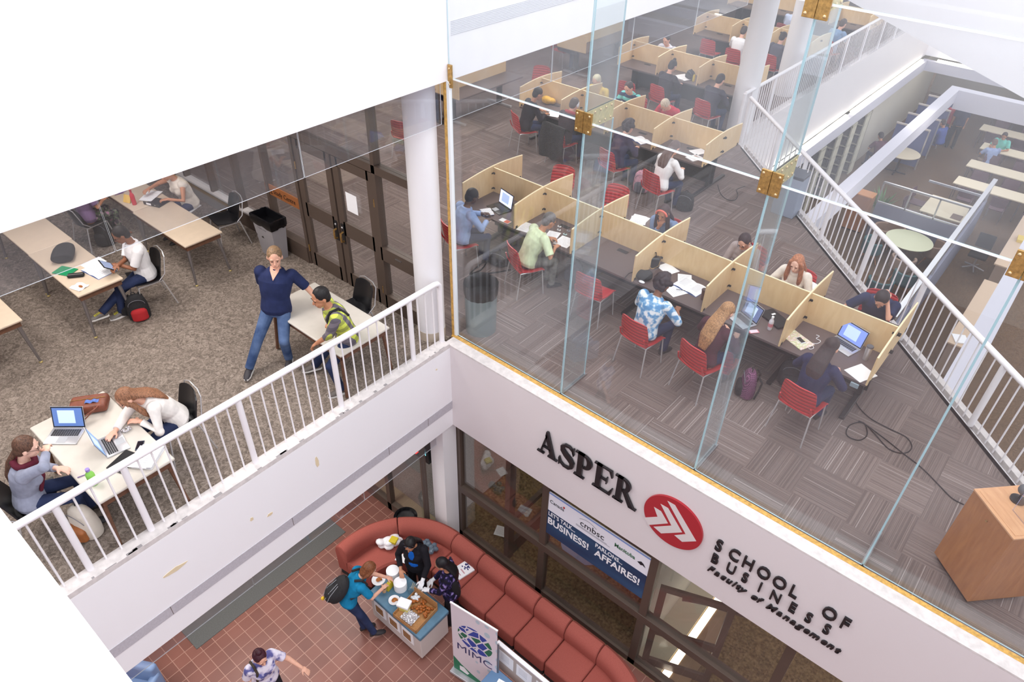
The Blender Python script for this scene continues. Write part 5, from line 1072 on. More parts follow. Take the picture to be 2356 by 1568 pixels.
p = LV(1497, 612, T1); t = thing('handbag', 'black structured handbag with a gold chain in the fourth bay', 'handbag', p, rad(35)); b = B(); b.box(-.13, -.06, 0, .13, .06, .17, .03, seg=3); remesh(b, 'body', black, t, .01); B().tube([(-.06, 0, .16), (-.05, 0, .24), (.05, 0, .24), (.06, 0, .16)], .008).obj('handle', black, t, True); B().tube([(-.12, -.062, .15), (-.09, -.08, .05), (.02, -.09, .01), (.1, -.08, .06), (.12, -.062, .15)], .004, 6).obj('chain', brass, t, True)
p = LV(1478, 640, T1); t = thing('bag', 'slouchy black bag in front of the structured handbag', 'bag', p, rad(10)); b = B(); b.ell((0, 0, .06), (.15, .1, .065)).ell((.06, .03, .08), (.08, .07, .06)); remesh(b, 'body', blackm, t, .012)
B().tube([(-.12, 0, .08), (-.2, -.06, .05), (-.22, -.15, .01)], .008).obj('strap', black, t, True)
sheets('loose_paper', 'white sheet behind the handbag in the fourth bay', 'paper', LV(1537, 618, T1), rad(-20), .28, .22, lines=False)
openbook('open notebook with dense notes beside the coffee cup', LV(1588, 660, T1), rad(-8), .42, .3, name='notebook', cat='notebook'); sheets('loose_paper', 'white sheet under the hand of the person in the floral shirt', 'paper', LV(1558, 668, T1), rad(-25), .24, .3)
sheets('exercise_book', 'white exercise book beyond the open notebook', 'notebook', LV(1575, 645, T1), rad(30), .2, .28, n=3, h=.006)
tag(B().tube([LV(1556, 665, T1 + .03), LV(1577, 668, T1 + .01)], .004, 6).obj('pen', black, None, True), 'black pen in the hand of the person in the floral shirt', 'pen')
cup('takeaway coffee cup with a dark sleeve beside the divider', LV(1617, 688, T1), .15, .042, (96, 66, 56), (70, 50, 46))
o = B().ell((0, 0, .015), (.05, .03, .018)).obj('computer_mouse', M('white_gloss', (240, 240, 245), .2), None, True); o.location = LV(1476, 650, T1); tag(o, 'white computer mouse at the desk edge of the fourth bay', 'mouse')
laptop('silver laptop with a dim blue screen before the long-haired woman', LV(1706, 738, T1), rad(-24), scr=(84, 96, 132), tilt=108, w=.34, d=.24, e=.7)
t = thing('laptop_sleeve', 'black padded laptop sleeve in the fifth bay', 'laptop sleeve', LV(1783, 735, T1), rad(-25)); B().box(-.2, -.12, 0, .2, .12, .035, .016, seg=3).obj('body', blackm, t, True); B().box(-.09, .0, .0352, -.06, .06, .038).obj('white_tag', paper, t)
bottle('clear plastic drink bottle with a white cap in the fifth bay', LV(1770, 757, T1), (216, 212, 220), (245, 245, 248), .21, .033, clear=True)
phone('pink-edged phone lying by the clear bottle', LV(1734, 763, T1), rad(-40), (206, 120, 130), (226, 210, 220))
laptop('silver laptop with a bright blue document before the woman in navy', LV(1938, 796, T1), rad(-16), scr=(110, 132, 210), tilt=104, w=.37, d=.26, e=.7)
t = thing('laptop_case', 'flower-patterned laptop case with a phone on it, sixth bay', 'laptop case', LV(1835, 783, T1), rad(-22)); B().box(-.18, -.125, 0, .18, .125, .015, .005).obj('cover', pattern('flowers', blot([(236, 226, 220), (222, 190, 190), (196, 210, 150), (236, 226, 220)], 26, .35, .65)), t)
phone('white phone with red cover edge on the flower-patterned case', LV(1842, 783, T1 + .016), rad(60), (230, 230, 235), (50, 50, 56))
cable('earphones', 'white tangled earphone cord in the sixth bay', [(1858, 790), (1862, 802), (1872, 800), (1868, 790), (1880, 790), (1888, 784), (1878, 778), (1885, 773), (1878, 770)], z=T1 + .005, r=.004, mat=M('white_gloss', (240, 240, 245), .2))
cup('silver travel tumbler with a grey lid in the sixth bay', LV(1990, 826, T1), .2, .042, (196, 190, 190), (90, 90, 98), 'tumbler', 'tumbler')
sheets('loose_paper', 'blank white sheet at the outer corner of the sixth bay', 'paper', LV(1980, 858, T1), rad(-24), .26, .3, lines=False, n=2, h=.003)
o = B().box(-.05, -.012, -.03, .05, .012, .03, .003).obj('power_outlet', M('outlet_grey', (150, 166, 176), .4)); o.location = (4.93, 2.13, .66); tag(o, 'pale outlet box under the outer corner of the front carrel', 'outlet')
t = thing('paper_plate', 'clear plastic tray left on the bare third bay', 'tray', LV(1360, 582, T1), .2); B().box(-.12, -.09, 0, .12, .09, .006, .002).obj('tray', glassr, t)
# under and around the front bank
backpack('plaid purple backpack on the carpet beside the long-haired woman', LV(1715, 905, 0), rad(-60), pattern('purple_plaid', lambda t: ramp(t, N(t, 'ShaderNodeTexMagic', turbulence_depth=1, _Scale=14.0).outputs[1], [(.3, (60, 36, 60)), (.6, (150, 96, 130)), (.8, (36, 28, 44))])), blackm, h=.42)
backpack('dark backpack with a red tab under the desk of the sixth bay', LV(1812, 880, 0), rad(20), M('grey_black_fabric', (52, 50, 56), .85), h=.4)
backpack('black messenger bag under the desk of the first bay', LV(1150, 605, 0), rad(10), blackm, w=.36, h=.26, straps=False); backpack('grey backpack under the desk between the second and third bays', LV(1318, 640, 0), rad(10), M('grey_fabric', (92, 90, 100), .85), h=.38)
backpack('pink and grey backpack on the carpet between the carrel banks', LV(1472, 440, 0), rad(20), M('pink_fabric', (206, 150, 168), .8, noise=.1), M('grey_fabric', (92, 90, 100), .85), h=.46)
t = backpack('black tote bag holding papers beside the second carrel bank', LV(1573, 480, 0), rad(10), blackm, w=.34, d=.2, h=.36, straps=False, cat='bag')
backpack('dark backpack on the carpet by the chair with the draped jacket', LV(1305, 365, 0), rad(30), M('plum_fabric', (80, 60, 76), .85), h=.4)
# far side of the front bank
sheets('paper_pile', 'pile of white papers beside the person with the coral headband', 'papers', LV(1468, 508, T1), .3, n=5, spread=.05, h=.004)
b = B(); rr = random.Random(9)
for i in range(16): b.ell((rr.uniform(-.09, .09), rr.uniform(-.05, .06), .03 + rr.uniform(0, .05)), (.05, .035, .03), RZ(rr.uniform(0, 3)), 8, 6)
o = remesh(b, 'pink_scarf', M('hot_pink', (240, 110, 160), .8, noise=.15), None, .012); o.location = LV(1525, 528, T1); tag(o, 'bright pink bundled scarf before the person with the coral headband', 'scarf')
openbook('open book read by the red-haired woman', LV(1842, 652, T1), rad(175), .42, .28); sheets('loose_paper', 'white sheet before the woman in the taupe top', 'paper', LV(1712, 590, T1), .1)
# second bank
t = thing('bag', 'yellow bag on the desk before the man in the black jacket', 'bag', LV(1258, 238, T1)); b = B(); b.ell((0, 0, .08), (.14, .09, .09)).ell((.1, .05, .07), (.1, .07, .07)); remesh(b, 'body', M('bag_yellow', (228, 178, 56), .6, noise=.1), t, .014)
sheets('paper_pile', 'white and red papers beside the divider in the second bank', 'papers', LV(1275, 264, T1), .4, n=4, spread=.04, h=.004); openbook('open book before the person with tied curly hair', LV(1473, 323, T1), rad(-20), .36, .26)
t = sheets('magazine', 'illustrated magazine on the end bay of the second bank', 'magazine', LV(1598, 364, T1), rad(-20), .22, .28, n=3, h=.005); B().box(-.07, -.05, .0165, .07, .08, .017).obj('cover_picture', M('mag_brown', (170, 120, 96), .5), t)
sheets('paper_pile', 'pale folder and papers beyond the magazine, second bank', 'papers', LV(1606, 350, T1), rad(-25), n=3, spread=.03, h=.005)
sheets('paper_pile', 'spread of white papers in the middle bay of the third bank', 'papers', LV(1572, 178, T1), rad(-10), n=5, spread=.08, h=.004, w=.3, d=.3)
bottle('yellow drink bottle in the middle bay of the third bank', LV(1595, 187, T1), (220, 200, 70), (90, 90, 60), .2, .03); backpack('black bag on the desk beside the yellow bottle', LV(1588, 180, T1), rad(-30), blackm, h=.2, w=.3, d=.15, straps=False)
sheets('loose_paper', 'white sheet held by the young man in the striped shirt', 'paper', LV(1440, 228, T1 + .1), .2, lines=False).rotation_euler = (.7, 0, .2)
sheets('paper_pile', 'loose papers on the farther side carrel', 'papers', (G(1288, 98, T1)), .3, n=4, spread=.06, h=.004)
# ---------------------------------------------------------------- ground level: sofa, cart, banner
def sofafab():
    m, t, b = nt('salmon_upholstery', .9, spec=.2); n = N(t, 'ShaderNodeTexNoise', _Scale=140.0, _Detail=2.0); L(t, objco(t), n.inputs[0])
    L(t, ramp(t, n.outputs[0], [(.3, (152, 80, 72)), (.7, (170, 93, 83))]), b.inputs['Base Color']); bump_to(t, b, n.outputs[0], .2, .004); return m
sf = sofafab(); Zs = ZL
def straight(x0, label):
    t = thing('sofa_module', label, 'sofa seat', (x0 + .305, -.32, Zs), group='salmon modular sofa run')
    s = B().box(-.3, -.76, .09, .3, -.2, .42, .045, seg=4).obj('seat', sf, t, True); B().box(-.29, -.74, .0, .29, -.05, .09).obj('plinth', blackm, t)
    n = 8; pr = [(-.0, .08), (-.0, .6), (-.03, .7), (-.09, .755), (-.17, .755), (-.25, .7), (-.285, .6), (-.26, .4), (-.22, .08)]
    B().loft([[(x, y * q_ + (1 - q_) * -.14, .08 + (z - .08) * q_ + (1 - q_) * .3) for y, z in pr] for x, q_ in ((-.3, .9), (-.285, .98), (-.26, 1), (.26, 1), (.285, .98), (.3, .9))]).obj('backrest', sf, t, True)
    return t
st = straight(.43, 'first straight salmon sofa seat beside the curved corner, with the white book on it')
for i, lb in enumerate(('second straight salmon sofa seat, counting from the curved corner with bags', 'third straight salmon sofa seat, behind the banner top', 'fourth straight salmon sofa seat, at the middle of the poster', 'fifth straight salmon sofa seat, next to the right-hand curve')): dup(st, (.735 + .61 * (i + 1), -.32, Zs), 0, lb, 'salmon modular sofa run')
def curved(cx, cy, a0, a1, R, label):
    t = thing('sofa_corner', label, 'sofa seat', (cx, cy, Zs), group='salmon modular sofa run'); N_ = 12; g = .6
    def P(a, r, z): return (r * cos(rad(a)), r * sin(rad(a)), z)
    def sweep(prof, eb):
        rings = []
        for i in range(N_ + 3):
            e = 0 if 1 <= i <= N_ + 1 else eb; a = a0 + g + (a1 - a0 - 2 * g) * min(max(i - 1, 0), N_) / N_ + (0 if e == 0 else (-.0)); cr = sum(p_[0] for p_ in prof) / len(prof); cz = sum(p_[1] for p_ in prof) / len(prof)
            k_ = .93 if i in (0, N_ + 2) else 1; a += (-.6 if i == 0 else .6 if i == N_ + 2 else 0)
            rings.append([P(a, cr + (r - cr) * k_, cz + (z - cz) * k_) for r, z in prof])
        return B().loft(rings)
    sweep([(R - .02, .08), (R, .6), (R - .03, .7), (R - .09, .755), (R - .17, .755), (R - .25, .7), (R - .285, .6), (R - .26, .4), (R - .22, .08)], 1).obj('backrest', sf, t, True)
    sweep([(R - .2, .09), (R - .2, .40), (R - .24, .42), (R - .72, .42), (R - .755, .39), (R - .76, .12), (R - .74, .09)], 1).obj('seat', sf, t, True)
    sweep([(R - .05, 0), (R - .05, .09), (R - .72, .09), (R - .72, 0)], 1).obj('plinth', blackm, t); return t
curved(.43, -1.75, 90, 139, 1.43, 'curved salmon sofa corner with the clear crumpled bag, nearer the glass')
curved(.43, -1.75, 139.5, 188, 1.43, 'curved salmon sofa end with the white carrier bag, nearer the dark mat')
curved(3.485, -1.75, 42, 90, 1.43, 'curved salmon sofa corner at the right-hand end of the run')
B_mat = B().box(-2.3, -4.35, ZL, -1.53, -1.36, ZL + .012, .003).obj('entrance_mat', M('mat_charcoal', (96, 96, 95), .95, noise=.1, nscale=80)); tag(B_mat, 'long charcoal entrance mat on the red tiles below the railing', 'mat')
# cart
t = thing('serving_cart', 'white service cart with a blue cloth top and papers taped to its side', 'cart', (.12, -2.16, ZL)); cw, cdp = 1.2, .63
B().box(.03, .02, .09, cw - .02, cdp - .02, .66, .01).obj('body', M('cart_white', (206, 196, 192), .5), t)
B().box(0, 0, .63, cw, cdp, .72, .02, seg=3).obj('blue_cloth', M('cloth_blue', (88, 124, 148), .6, noise=.08, nscale=6), t, True)
for x in (.1, cw - .1):
    for y in (.08, cdp - .08): B().tube([(x, y - .015, .045), (x, y + .015, .045)], .045, 14).obj('caster', black, t)
for k, x in enumerate((.12, .45, .76)):
    B().box(x, .012, .3, x + .26, .018, .6).obj('taped_paper', paper, t); B().box(x + .03, .008, .34, x + .2, .0119, .52).obj('printed_picture', M('print_brown', (150, 110, 72), .6), t)
CZ = ZL + .722
def onc(px, py, dz=0): return LV(px, py, CZ + dz)
t = thing('cardboard_tray', 'open cardboard box of fried food and foil on the cart', 'box', (.95, -2.02, CZ), rad(4)); kr = M('kraft', (176, 128, 80), .8, noise=.05)
B().box(-.22, -.14, 0, .26, .36, .008).box(-.22, -.14, 0, -.214, .36, .09).box(.254, -.14, 0, .26, .36, .09).box(-.22, -.14, 0, .26, -.134, .09).box(-.22, .354, 0, .26, .36, .2).obj('box', kr, t)
b = B(); rr = random.Random(2)
for i in range(40): b.ell((rr.uniform(-.15, .2), rr.uniform(.12, .32), .03 + rr.uniform(0, .04)), (.032, .022, .02), RZ(rr.uniform(0, 3)), 8, 6)
b.obj('fried_pieces', M('fried', (150, 84, 30), .5, noise=.25), t, True)
b = B(); b.grid(lambda u, v: (-.12 + .24 * u, -.1 + .2 * v, .03 + .012 * sin(u * 31) * sin(v * 23)), 18, 16, .002).obj('foil_sheet', M('foil', (214, 212, 216), .25, .7), t)
def plate(label, p, food=None, r=.11):
    t = thing('paper_plate', label, 'plate', p); B().lathe([(r * .6, 0), (r * .65, .004), (r, .018), (r * 1.0, .02), (r * .62, .008), (.0, .007)], seg=28).obj('rim', paper, t, True)
    if food: B().ell((0, 0, .022), (.035, .045, .018)).ell((.02, .03, .02), (.03, .02, .015)).obj('food', M('food_amber', food, .5, noise=.2), t, True)
    return t
plate('white plate with fried chicken held over the cart by the woman in teal', onc(871, 1334, .12), (176, 104, 40))
plate('flat white plate with crumbs on the blue cart top', onc(907, 1381, .002), (214, 196, 170), .09)
for i, (x, y) in enumerate(((905, 1325), (922, 1352))):
    t = thing('plate_stack', ['tall stack of white foam plates at the back of the cart', 'tall stack of white foam plates at the middle of the cart'][i], 'plate stack', onc(x, y)); b = B()
    for k in range(14): b.lathe([(.07, k * .012), (.105, k * .012 + .008), (.105, k * .012 + .011)], seg=24)
    b.obj('plates', paper, t, True)
t = thing('yellow_packet', 'yellow packet leaning on the plate stacks', 'packet', onc(897, 1352), rad(10)); B().box(-.03, -.07, 0, .03, .07, .16, .01).obj('packet', M('packet_yellow', (206, 186, 40), .5), t)
t = thing('plastic_tub', 'clear plastic tub with cutlery on the cart', 'tub', onc(950, 1357)); B().lathe([(.08, 0), (.1, .1), (.098, .1), (.078, .006)], seg=24).obj('tub', glassr, t, True)
for k in range(4): B().tube([(-.04 + .02 * k, 0, .02), (-.03 + .03 * k, .05, .13)], .004, 5).obj('fork', M('fork_cream', (226, 206, 160), .4), t)
t = thing('napkin_stack', 'stack of white napkins on a yellow packet on the cart', 'napkins', onc(931, 1398), rad(20)); B().box(-.09, -.07, 0, .09, .07, .1, .01).obj('lower_packet', M('packet_pale_yellow', (226, 214, 120), .5), t); B().box(-.1, -.08, .1, .1, .08, .15, .008).obj('napkins', paper, t)
t = thing('plastic_bag', 'crumpled clear plastic wrap at the edge of the cardboard box', 'plastic wrap', onc(958, 1378, 0)); b = B()
for i in range(10): b.ell((rr.uniform(-.07, .07), rr.uniform(-.05, .05), .03 + rr.uniform(0, .03)), (.035, .03, .02), RZ(rr.uniform(0, 3)), 6, 4)
b.obj('film', M('film_white', (216, 222, 230), .2), t)
cup('paper cup of dark drink held by the woman in teal', onc(884, 1360, .1), .11, .042, (196, 160, 120), (60, 24, 28))
# things on the sofa
t = thing('carrier_bag', 'white carrier bag with a yellow printed packet on the curved sofa end', 'bag', LV(900, 1252, ZL + .43), rad(20)); b = B()
for i in range(18): b.ell((rr.uniform(-.17, .12), rr.uniform(-.12, .12), .04 + rr.uniform(0, .09)), (.09, .07, .05), RZ(rr.uniform(0, 3)), 8, 6)
remesh(b, 'bag', M('bag_white', (238, 236, 240), .4), t, .014); B().box(.0, -.07, .13, .13, .06, .19, .01).obj('yellow_packet_part', MATS['packet_yellow'], t)
t = thing('plastic_bag', 'crumpled transparent grey bag on the curved sofa corner', 'bag', LV(986, 1265, ZL + .43)); b = B()
for i in range(16): b.ell((rr.uniform(-.12, .12), rr.uniform(-.1, .1), .04 + rr.uniform(0, .08)), (.06, .05, .045), RZ(rr.uniform(0, 3)), 6, 5)
b.obj('bag', M('bag_grey_film', (96, 110, 124), .15), t)
t = thing('cooking_book', 'white magazine with a printed cover on the first straight sofa seat', 'magazine', LV(1065, 1312, ZL + .425), rad(-12)); B().box(-.12, -.16, 0, .12, .16, .03, .002).obj('pages', paper, t)
b = B()
for i in range(14): b.ell((rr.uniform(-.07, .08), rr.uniform(.03, .13), .0305), (.018, .012, .001), None, 8, 4)
b.obj('cover_print', M('print_navy', (46, 50, 110), .5), t); B().box(-.1, -.1, .0302, .07, -.085, .031).box(-.03, -.03, .0302, .08, -.01, .031).obj('cover_title', M('title_pink', (200, 150, 160), .5), t)
bottle('dark purple flask on the first straight sofa seat', LV(1037, 1298, ZL + .425), (44, 34, 84), (30, 28, 50), .2, .04)
sheets('loose_paper', 'white card lying on the curved sofa end behind the woman in black', 'card', LV(925, 1283, ZL + .43), rad(20), .2, .16, lines=False)
t = thing('waste_bin', 'black lined waste bin behind the curved sofa by the glass', 'waste bin', (-.55, -.72, ZL)); B().lathe([(.16, 0), (.18, .6), (.19, .66)], seg=24).obj('body', black, t, True); B().lathe([(.2, .58), (.21, .68), (.16, .7), (.12, .5)], seg=30).obj('bin_liner', MATS['bin_bag'], t, True)
# banner
pa, pb = Vector((1.76, -1.9, ZL)), Vector((2.54, -1.79, ZL)); dx = (pb - pa); wB = dx.length; nB = Vector((dx.y, -dx.x, 0)).normalized()
t = thing('roll_up_banner', 'white roll-up banner with a green and blue globe emblem beside the cart', 'banner', (0, 0, 0)); MB = basis(pa + Vector((0, 0, .02)), dx, nB)
def bx_(x0, y0, x1, y1, h0=0, h1=.004): return B().box(x0, y0, h0, x1, y1, h1, M=MB)
m, tt, bb2 = nt('banner_cloth', .6); vo = N(tt, 'ShaderNodeTexVoronoi', _Scale=5.5, _Randomness=.25); L(tt, objco(tt, (1, 1, .8)), vo.inputs[0]); L(tt, ramp(tt, vo.outputs[0], [(.0, (184, 200, 212)), (.24, (184, 200, 212)), (.29, (224, 214, 222)), (1, (226, 216, 224))]), bb2.inputs['Base Color'])
bx_(0, .06, wB, 1.85).obj('cloth', m, t); bx_(-.005, 1.84, wB + .005, 1.87, -.01, .014).obj('top_rail', railw, t); B().box(-.02, 0, -.09, wB + .02, .06, .09, .01, M=MB).obj('base', silver, t)
B().prism([(0.005, .06), (wB - .005, .06), (wB - .02, .1), (.55, .14), (.35, .2), (.15, .3), (.005, .42)], .0045, .006, MB).obj('green_band', M('banner_green', (30, 120, 84), .6), t)
B().prism([(.12, .12), (.26, .1), (.3, .17), (.2, .26), (.12, .24)], .006, .0068, MB).obj('white_print', paper, t)
gm, tt, b3 = nt('globe_mosaic', .5); vo = N(tt, 'ShaderNodeTexVoronoi', feature='F1', _Scale=6.0); vo2 = N(tt, 'ShaderNodeTexVoronoi', feature='DISTANCE_TO_EDGE', _Scale=6.0); co_ = objco(tt); L(tt, co_, vo.inputs[0]); L(tt, co_, vo2.inputs[0])
sp_ = N(tt, 'ShaderNodeSeparateXYZ'); L(tt, vo.outputs['Color'], sp_.inputs[0]); c1_ = ramp(tt, sp_.outputs[0], [(.0, (26, 108, 78)), (.5, (26, 108, 78)), (.51, (44, 70, 160)), (1, (44, 70, 160))], 'CONSTANT')
mx_ = N(tt, 'ShaderNodeMix', data_type='RGBA'); gt = N(tt, 'ShaderNodeMath', operation='LESS_THAN'); gt.inputs[1].default_value = .06; L(tt, vo2.outputs['Distance'], gt.inputs[0]); L(tt, gt.outputs[0], mx_.inputs[0]); L(tt, c1_, mx_.inputs[6]); mx_.inputs[7].default_value = (*lin((226, 220, 228)), 1); L(tt, mx_.outputs[2], b3.inputs['Base Color'])
B().prism([(wB * .52 + .3 * cos(2 * pi * k / 48), 1.22 + .3 * sin(2 * pi * k / 48)) for k in range(48)], .0045, .0055, MB).obj('globe_emblem', gm, t)
text('lettering', 'MIMC', .24, M('navy_print', (50, 54, 104), .5), t, MB @ Matrix.Translation((.09, .72, .0045)), .001, width=.62)
B().tube([MB @ Vector((wB + .01, .02, -.02)), MB @ Vector((wB + .01, 1.5, -.02))], .012, 8).obj('support_pole', steel, t)
# folding display board and blue table behind it
t = thing('display_board', 'low display board with pinned papers beside the banner', 'display board', (2.42, -1.62, ZL)); B().box(0, -.015, .55, 1.1, .015, 1.2).obj('panel', M('board_grey', (186, 174, 168), .7), t); B().box(-.02, -.03, 1.19, 1.12, .03, 1.22, .006).obj('top_rail', railw, t)
for x in (0, 1.09): B().box(x - .02, -.02, 0, x + .02, .02, 1.2).obj('post', silver, t)
for k, (x, s_) in enumerate(((.02, ''), (.36, 'Notice'), (.72, 'More'))): 
    B().box(x, -.018, .78, x + .28, -.0155, 1.08).obj('pinned_paper', paper, t)
    pass
    b = B()
    for j in range(5): b.box(x + .04, -.0185, 1.02 - j * .035, x + .2, -.018, 1.026 - j * .035)
    b.obj('printed_lines', MATS['print_faint'], t)
t = thing('side_table', 'table with a blue cloth and papers in front of the display board', 'table', (2.45, -2.35, ZL)); B().box(0, 0, .69, .9, .62, .73, .01).obj('blue_cloth', M('cloth_blue2', (92, 124, 160), .7), t)
for x in (.05, .85):
    for y in (.05, .57): B().tube([(x, y, 0), (x, y, .7)], .018, 8).obj('leg', steel, t)
sheets('loose_paper', 'white sheet on the blue cloth table', 'paper', Vector((2.75, -1.95, ZL + .732)), .2)
# blue armchair at lower left under the lounge
t = thing('armchair', 'pale blue armchair edge at the lower left under the lounge', 'armchair', G(285, 1592, ZL + .5), rad(30)); ab = M('pale_blue_vinyl', (120, 144, 184), .5); t.location.z = ZL
B().box(-.35, -.3, .1, .3, .35, .42, .06, seg=3).obj('seat', ab, t, True); B().box(-.4, .25, .1, .35, .4, .75, .06, seg=3).obj('backrest', ab, t, True)
for s in (-1, 1): B().box(s * .32 - .06, -.3, .08, s * .32 + .06, .35, .58, .05, seg=3).obj('armrest', ab, t, True)
# inside the ground-level room
t = thing('round_table', 'dark round meeting table seen through the ground-level glass', 'table', (3.0, 1.5, ZL)); B().lathe([(.6, .7), (.62, .72), (.6, .745)], seg=48).obj('tabletop', M('table_maroon', (92, 52, 46), .35), t, True); B().tube([(0, 0, .04), (0, 0, .7)], .035).obj('column', steel, t, True)
for k in range(4): B().tube([(0, 0, .06), (.42 * cos(k * pi / 2 + .4), .42 * sin(k * pi / 2 + .4), .03)], .025, 8).obj('foot', steel, t, True)
t = thing('meeting_table', 'blue-edged table with chair legs behind the poster glass', 'table', (2.2, .9, ZL)); B().lathe([(.42, .71), (.43, .735)], seg=40).obj('tabletop', M('table_blue', (116, 140, 190), .4), t, True); B().tube([(0, 0, 0), (0, 0, .7)], .03).obj('column', steel, t, True)
t = thing('chair', 'dark maroon chair in the ground-level meeting room', 'chair', (2.45, 1.9, ZL), .6); mc = M('maroon_fabric', (84, 44, 46), .8)
B().box(-.23, -.22, .42, .23, .22, .48, .02).obj('seat', mc, t, True); B().box(-.22, .2, .5, .22, .25, .88, .02).obj('backrest', mc, t, True)
for sx in (-1, 1):
    for sy in (-1, 1): B().tube([(sx * .18, sy * .18, .42), (sx * .2, sy * .22, 0)], .012).obj('leg', steel, t, True)
sheets('newspaper', 'crumpled printed paper on the carpet behind the ground-level glass', 'paper', G(1155, 1222, ZL + .02) + Vector((0, 0, 0)), .4, .26, .22)
# ---------------------------------------------------------------- lower hall seen through the opening
cream = M('cream_laminate', (226, 212, 186), .45); plum = M('plum_plastic', (92, 62, 72), .6); greyp = M('partition_grey', (128, 130, 150), .7); teal_ = M('teal_fabric', (52, 92, 98), .8); taupe_ = M('taupe_fabric', (150, 126, 112), .8)
def hall_chair(label, p, yaw, mm=plum):
    t = thing('chair', label, 'chair', p, yaw); B().box(-.23, -.22, .42, .23, .22, .46, .015).obj('seat', mm, t, True); B().grid(lambda u, v: ((u - .5) * .46, -.22 - .05 * v + .05 * (2 * u - 1) ** 2, .55 + .32 * v), 8, 6, .02).obj('backrest', mm, t, True)
    for sx in (-1, 1):
        B().tube([(sx * .21, .19, .42), (sx * .21, .2, 0)], .012, 6).obj('leg', steel, t, True); B().tube([(sx * .21, -.22, .6), (sx * .21, -.21, .42), (sx * .21, -.24, 0)], .012, 6).obj('leg', steel, t, True)
    return t
h0 = hall_chair('plum chair on the near side of the first hall table', (3.5, 20.2, ZL), 0)
ords = ('first', 'second', 'third', 'fourth', 'fifth'); nc = 0
for i, (x0, x1, yc) in enumerate(((2.99, 7, 20.9), (2.95, 7, 22.7), (2.92, 7.2, 24.7), (2.44, 7.4, 26.7), (2.42, 7.6, 28.7))):
    t = thing('long_table', ords[i] + ' long cream table of the lower hall, counting away from the railing', 'table', (x0, yc, ZL)); B().box(0, -.36, .7, x1 - x0, .36, .74, .008).obj('tabletop', cream, t)
    for x in (.08, (x1 - x0) / 2, x1 - x0 - .08):
        for y in (-.3, .3): B().tube([(x, y, 0), (x, y, .7)], .018, 6).obj('leg', steel, t)
    for j in range(4):
        for s in (-1, 1):
            nc += 1; pos = (x0 + .55 + j * .95, yc + s * .62, ZL)
            lb = 'plum chair on the ' + ('near' if s < 0 else 'far') + ' side of the ' + ords[i] + ' hall table, ' + ords[j] + ' from its left end'
            if nc == 1: h0.location = pos; h0['label'] = lb; h0['group'] = 'plum chairs of the lower hall'
            else: dup(h0, pos, 0 if s < 0 else pi, lb, 'plum chairs of the lower hall')
person('man in a turquoise T-shirt seated at a long table of the lower hall', 'sit', cloth('turquoise', (110, 200, 186)), jeand, (50, 36, 34), 'tan', head=(2311, 313), yaw=pi, zf=ZL, vox=.016, lean=.15)
person('person in a pale blue shirt turned aside, across from the man in turquoise', 'sit', cloth('pale_blue_shirt', (150, 166, 206)), cloth('khaki', (150, 130, 110)), (110, 84, 74), 'tan', head=(2288, 328), yaw=.6, zf=ZL, vox=.016, lean=.15)
person('person in a blue shirt seated at the blue partitions of the lower hall', 'sit', cloth('hall_blue', (70, 90, 160)), jeand, (60, 40, 40), 'tan', head=(2168, 282), yaw=1.2, zf=ZL, vox=.016, lean=.2)
person('person in a red shirt standing among the blue partitions of the lower hall', 'stand', cloth('hall_red', (180, 60, 76)), jeand, (176, 50, 60), 'tan', head=(2199, 236), yaw=.8, zf=ZL, vox=.016, lean=.1)
person('tall figure in dark clothes standing in the aisle of the lower hall', 'stand', cloth('hall_dark', (52, 54, 76)), legs_black, (50, 40, 44), 'tan', head=(2222, 238), yaw=.5, zf=ZL, vox=.016, lean=.1, s=1.05)
person('person with dark hair by the wall screen of the lower hall', 'sit', cloth('hall_maroon', (96, 62, 80)), jeand, (40, 30, 36), 'tan', head=(2026, 312), yaw=.8, zf=ZL, vox=.016)
for i, y in enumerate((22.6, 23.9, 25.2, 26.5)):
    t = thing('study_partition', 'blue-grey study partition, ' + ords[i] + ' of the row along the hall wall', 'partition', (.3, y, ZL)); B().box(0, -.03, .1, 1.1, .03, 1.45).obj('fabric_panel', M('partition_blue', (92, 100, 144), .8), t); B().box(-.02, -.04, 1.45, 1.14, .04, 1.5).obj('top_cap', M('cap_cream', (214, 204, 198), .5), t); B().box(1.1, -.04, 0, 1.14, .04, 1.45).obj('end_post', silver, t); B().box(0, .03, .7, .7, 1.2, .73).obj('worktop', cream, t)
t = thing('round_table', 'round cream table in the lower hall beyond the ring beam', 'table', (.95, 21.9, ZL)); B().lathe([(.58, .71), (.6, .74)], seg=40).obj('tabletop', cream, t, True); B().tube([(0, 0, 0), (0, 0, .7)], .04).obj('column', black, t, True)
for k in range(2): B().tube([(-.35 * cos(k * 1.57), -.35 * sin(k * 1.57), .02), (.35 * cos(k * 1.57), .35 * sin(k * 1.57), .02)], .025).obj('foot', black, t)
t = thing('round_table', 'round pale green table in the lounge corner of the lower hall', 'table', (3.1, 15.55, ZL)); B().lathe([(.62, .71), (.64, .74)], seg=40).obj('tabletop', M('pale_green_lam', (214, 216, 186), .45), t, True); B().tube([(0, 0, 0), (0, 0, .7)], .04).obj('column', steel, t, True)
